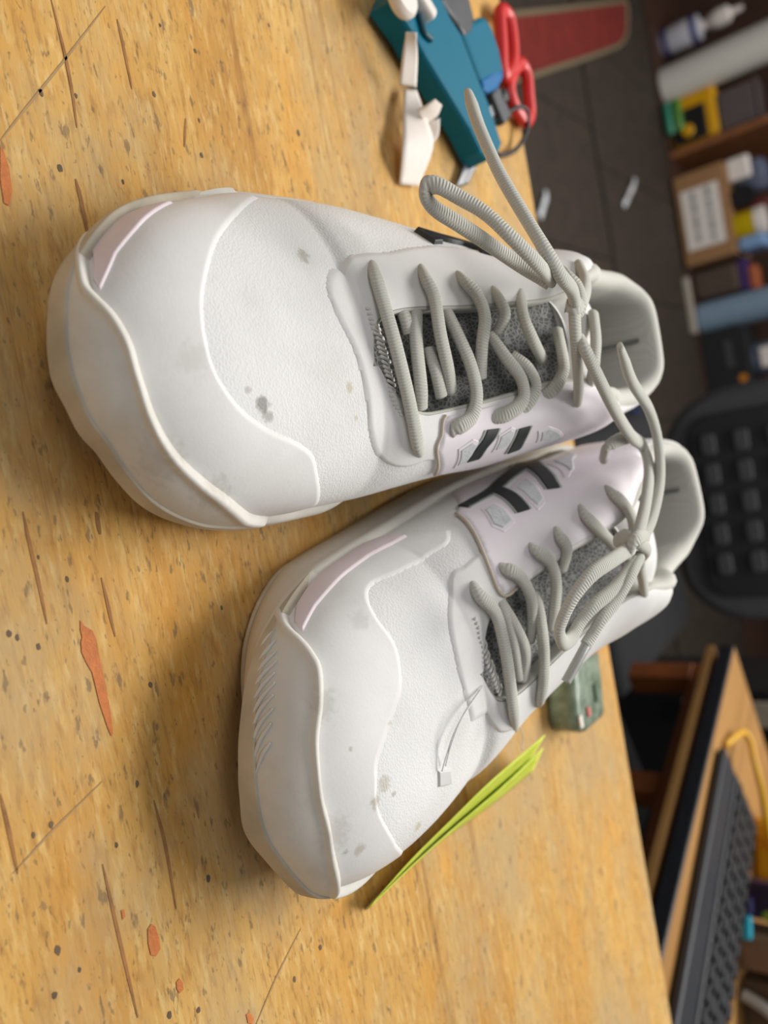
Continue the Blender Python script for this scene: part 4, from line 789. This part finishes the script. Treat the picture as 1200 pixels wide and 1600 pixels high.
box('cap', (-.010, .007, .011), (.020, .015, .022), plain('navy_plastic', srgb(20, 22, 70), .4), cy, .003)
tb = on_desk('parcel_box', [(0.6682, 0.9741, 0.68)][0], (.044, .06, .13), plain('brown_card', srgb(134, 104, 78), .8, .1), 'small brown card box with a white label on the desk', 'box', rot=-.3)
box('label', (.024, -.0006, .072), (.034, .0016, .030), M_paper, tb, .0003)
tb2 = on_desk('card_tray', [(0.7212, 0.9567, 0.68)][0], (.075, .07, .10), plain('dark_brown_card', srgb(96, 76, 54), .8, .12), 'dark brown card tray standing at the end of the desk', 'tray', rot=-.25)
tube('grey_roll', [(.012, -.012, .004), (.022, -.012, .03), (.042, -.010, .06)], .010, plain('grey_foam', srgb(160, 158, 152), .7), tb2, 10, .7)
# black cabinet beyond the desk
cab = thing('black_cabinet', 'tall black cabinet standing on the floor past the end of the desk', 'cabinet', (.60, 1.72, 0), -.12)
box('body', (.24, .22, .42), (.46, .42, .84), M_black, cab, .006); box('plinth', (.24, .22, .02), (.47, .43, .04), M_chair2, cab, .004)
M_led = NT('blue_indicator'); M_led.bs('Base Color', srgb(60, 70, 200)); M_led.bs('Emission Color', srgb(60, 80, 255)); M_led.bs('Emission Strength', 1.2)
for z in (.70, .735): lathe('indicator', [(.0001, 0), (.006, 0), (.006, .003), (.0001, .003)], M_led.m, cab, (.33, .009, z), 10, (math.pi/2, 0, 0))
box('beige_panel', (.06, .006, .56), (.055, .012, .32), plain('beige_panel', srgb(176, 164, 142), .6), cab, .003)
# ------------------------------------------------------------------ low shelves at the back wall
M_shelf = plain('dark_brown_shelf', srgb(70, 46, 34), .6, .2, scale=20); M_div = plain('orange_brown_board', srgb(140, 88, 50), .6, .2, scale=20)
shf = thing('low_shelf', 'long dark brown open shelf standing along the back wall', 'shelf', (0, 3.84, 0))
box('base_board', (0, .36, .008), (4.8, .70, .016), M_shelf, shf, .002); box('back_panel', (0, .72, .45), (4.8, .02, .9), M_shelf, shf, 0); box('top_board', (0, .54, .91), (4.8, .36, .03), M_shelf, shf, .003)
for x in (-2.385, -1.205, .62, 2.385): box('divider', (x, .37, .455), (.03, .68, .88), M_div, shf, .003)
M_roll = plain('white_film_roll', srgb(212, 209, 200), .5, .05); M_bluegrey = plain('blue_grey_fabric_roll', srgb(128, 152, 172), .8, .08); M_card = plain('cardboard', srgb(158, 118, 78), .85, .08, scale=30)
M_greyp = plain('grey_clear_plastic', srgb(106, 96, 94), .3, .15, Transmission_Weight=.2)
def roll(name, x, y, r, h, mat, label, z0=.016, tilt=0):
    o = thing(name, label, 'roll', (x, y, z0)); o.rotation_euler = (tilt, 0, 0)
    lathe('roll', [(r * .35, 0), (r - .004, 0), (r, .004), (r, h - .004), (r - .004, h), (r * .35, h)], mat, o, seg=36)
    lathe('core', [(r * .2, -.0005), (r * .36, -.0005), (r * .36, h + .002), (r * .2, h + .002)], M_card, o, seg=20); return o
roll('film_roll', -1.535, 3.93, .083, .82, M_roll, 'tall white roll of packing film standing on the low shelf')
roll('fabric_roll', -.44, 3.93, .072, .80, M_bluegrey, 'blue-grey roll standing on the low shelf beside the black box')
bt = thing('spray_bottle', 'white bottle with blue bands beside the white film roll', 'bottle', (-1.765, 4.03, .016))
lathe('body', [(.001, .0), (.058, .0), (.062, .006), (.062, .16), (.056, .175), (.03, .185), (.001, .186)], plain('bottle_white', srgb(196, 196, 204), .4), bt)
lathe('blue_band', [(.0615, .012), (.0635, .012), (.0635, .036), (.0615, .036)], plain('bottle_blue', srgb(52, 50, 104), .4), bt)
lathe('blue_band', [(.0615, .140), (.0635, .140), (.0635, .166), (.0615, .166)], plain('bottle_blue_light', srgb(72, 78, 132), .4), bt)
lathe('neck', [(.022, .18), (.022, .21), (.034, .22), (.042, .26), (.038, .30), (.016, .315), (.012, .36), (.001, .36)], M_paper, bt)
yt = thing('tool_case', 'yellow and black tool case with round yellow knob on the low shelf', 'tool case', (-1.345, 3.90, .016))
box('case', (0, .05, .11), (.22, .10, .215), M_yel, yt, .02); box('black_panel', (.03, -.004, .095), (.15, .012, .15), M_black, yt, .006)
lathe('knob', [(.0001, 0), (.028, 0), (.028, .014), (.022, .02), (.0001, .02)], M_yel, yt, (.055, -.008, .085), 20, (math.pi/2, 0, 0))
for k, (cc, nm) in enumerate((((58, 140, 112), 'teal'), ((78, 130, 44), 'leaf_green'))):
    o = lathe('glue_tube', [(.001, -.07), (.019, -.07), (.021, -.06), (.021, .06), (.017, .07), (.001, .07)], plain(nm + '_tube', srgb(*cc), .4), None, (-1.36 , 3.85, .037 + .04 * k), 18, (0, math.pi/2, 0))
    tag(o, ('teal' if k == 0 else 'leaf green') + ' plastic tube lying before the yellow tool case', 'tube')
gp = thing('plastic_tub', 'grey clear plastic tub on top of the yellow tool case', 'tub', (-1.32, 3.97, .232)); box('tub', (0, 0, .08), (.17, .13, .16), M_greyp, gp, .012); box('lid', (0, 0, .168), (.18, .14, .016), M_greyp, gp, .005)
cbx = thing('cardboard_box', 'brown cardboard box with a large white printed label', 'box', (-.885, 3.83, .016))
box('carton', (0, .15, .108), (.41, .30, .215), M_card, cbx, .004)
box('flap', (0, .15, .2165), (.408, .298, .004), M_card, cbx, .001)
lb = box('shipping_label', (.005, -.001, .105), (.27, .003, .165), M_paper, cbx, .0005)
M_ink = plain('grey_label_print', srgb(150, 149, 147), .8)
for (z, segs) in ((.035, ((-.10, .05), (-.045, .04), (.0, .03), (.05, .05), (.10, .03))), (-.03, ((-.10, .04), (-.05, .05), (.02, .07), (.085, .04)))):
    for (x, w_) in segs: box('text_line', (x, -.002, z), (w_, .0012, .018), M_ink, lb, 0)
def item(name, label, cat, c, s_, mat, bev=.01, rz=0): o = box(name, c, s_, mat, None, bev, (0, 0, rz), 3); tag(o, label, cat); return o
zt = .2355
item('glue_bottle', 'small white bottle standing on the labelled cardboard box', 'bottle', (-1.045, 3.88, zt + .05), (.10, .035, .10), M_paper, .014)
bag = item('clear_bag', 'crumpled blue-grey plastic bag on the labelled cardboard box', 'bag', (-1.02, 4.0, zt + .075), (.15, .12, .15), plain('blue_grey_film', srgb(96, 102, 122), .3, .4, scale=30), .04)
tr = lathe('tape_roll', [(.02, 0), (.05, 0), (.05, .05), (.02, .05)], M_black, None, (-.925, 3.92, zt + .05), 24, (math.pi/2, 0, 0)); tag(tr, 'black tape roll on edge on the labelled cardboard box', 'tape roll')
yp = thing('yellow_jar', 'yellow jar with white lid on the labelled cardboard box', 'jar', (-.80, 3.90, zt)); lathe('jar', [(.001, 0), (.058, 0), (.06, .006), (.06, .085), (.001, .086)], plain('jar_yellow', srgb(206, 178, 10), .35), yp); lathe('lid', [(.001, .086), (.062, .086), (.062, .125), (.001, .127)], M_paper, yp)
item('red_packet', 'dark red packet beside the yellow jar on the cardboard box', 'packet', (-.885, 4.0, zt + .07), (.05, .07, .14), plain('dark_red_print', srgb(110, 44, 40), .4, .3), .012)
item('blue_cloth', 'folded light blue cloth on the corner of the cardboard box', 'cloth', (-.715, 3.94, zt + .06), (.06, .16, .12), plain('light_blue_cloth', srgb(130, 164, 206), .8), .02)
item('recess_block', 'added dull brown block for the shaded recess between cardboard box and blue-grey roll', 'bag', (-.59, 3.95, .117), (.13, .12, .20), plain('recess_brown', srgb(84, 68, 58), .85, .2), .02)  # added block, its dull brown stands in for a shadowed recess
item('purple_book', 'purple book lying on top of the added brown block', 'book', (-.59, 3.96, .2345), (.14, .12, .032), plain('purple_cover', srgb(62, 40, 100), .5), .003)
item('orange_packet', 'orange packet lying on the purple book', 'packet', (-.57, 3.97, .2705), (.11, .10, .038), plain('orange_print', srgb(176, 92, 50), .5, .3), .01)
item('white_slat', 'pale grey slat lying on the floor before the low shelf', 'slat', (-.50, 3.80, .013), (.26, .03, .026), plain('pale_grey_paint', srgb(176, 168, 154), .6), .004)
bb = thing('black_box', 'black box with an orange sticker at the end of the low shelf', 'box', (-.225, 3.85, .016)); box('box', (0, .11, .1), (.27, .22, .2), plain('matte_black_card', srgb(26, 27, 29), .7, .1), bb, .006)
lathe('sticker', [(.0001, 0), (.018, 0), (.018, .001), (.0001, .001)], plain('orange_sticker', srgb(206, 130, 24), .5), bb, (.10, -.0005, .165), 18, (math.pi/2, 0, 0)); box('print_panel', (-.02, -.0006, .12), (.12, .0016, .03), M_dgrey, bb, .0003)
cj = thing('clear_jar', 'clear plastic jar with white contents on the black box', 'jar', (-.20, 3.95, .218)); lathe('jar', [(.001, 0), (.07, 0), (.075, .01), (.075, .15), (.06, .165), (.001, .166)], plain('clear_blue_plastic', srgb(126, 138, 160), .25, .1, Transmission_Weight=.3), cj); box('white_insert', (.0, -.078, .07), (.09, .012, .06), M_paper, cj, .004)
# on the floor
M_mat = None
def mat_red():
    t = NT('red_mat_cloth'); n1 = t.noise(t.coord((2, 6, 1)), 4, 4, .6); t.bs('Base Color', t.ramp(n1, [(.3, srgb(96, 20, 14)), (.7, srgb(132, 38, 26))])); t.bs('Roughness', .85); t.bump(n1, .5, .01); return t.m
rug_pts = [(-1.2783, 2.2383, 0.012), (-1.4681, 2.7219, 0.012), (-1.6699, 3.2238, 0.012), (-1.7994, 3.5432, 0.012), (-1.7772, 3.5643, 0.012), (-1.6611, 3.5104, 0.012), (-1.6047, 3.4533, 0.012), (-1.5453, 3.3513, 0.012), (-1.4487, 3.1271, 0.012), (-1.3226, 2.8276, 0.012), (-1.2226, 2.5839, 0.012), (-1.1279, 2.3594, 0.012), (-1.0467, 2.1558, 0.012)]
rug = thing('floor_mat', 'red cloth floor mat with beige trim lying on the floor', 'mat'); prism('cloth', rug_pts, .0005, .012, mat_red(), rug, .003)
P_ = [(p[0], p[1], .012) for p in rug_pts]; tube('trim', P_ + [P_[0]], .010, plain('beige_trim', srgb(122, 108, 84), .8), rug, 8, .8, spline=False)
M_shine = plain('shiny_clear_plastic', srgb(225, 228, 232), .15, .05)
for k, pts in enumerate(([(-0.7789, 2.3797, 0.006), (-0.7555, 2.3613, 0.006), (-0.7375, 2.3497, 0.006), (-0.713, 2.3218, 0.006), (-0.6855, 2.2976, 0.006)], [(-0.9944, 3.3074, 0.006), (-0.954, 3.2578, 0.006), (-0.9201, 3.212, 0.006), (-0.8856, 3.1594, 0.006), (-0.852, 3.108, 0.006)])):
    o = tube('plastic_strip', [(p[0], p[1], .007 + .004 * math.sin(i * 1.7) ** 2) for i, p in enumerate(pts)], .012, M_shine, None, 8, .25)
    tag(o, 'shiny clear plastic strip on the floor tiles ' + ('between workbench and dark floor joint', 'nearer the labelled cardboard box')[k], 'plastic strip', 'plastic strips on the floor')
o = lathe('bottle_cap', [(.001, 0), (.028, 0), (.03, .004), (.03, .03), (.026, .034), (.001, .034)], plain('cap_blue', srgb(44, 74, 130), .4), None, (-.03, 2.82, .0005), 20); tag(o, 'small blue cap lying on the brown floor', 'cap')
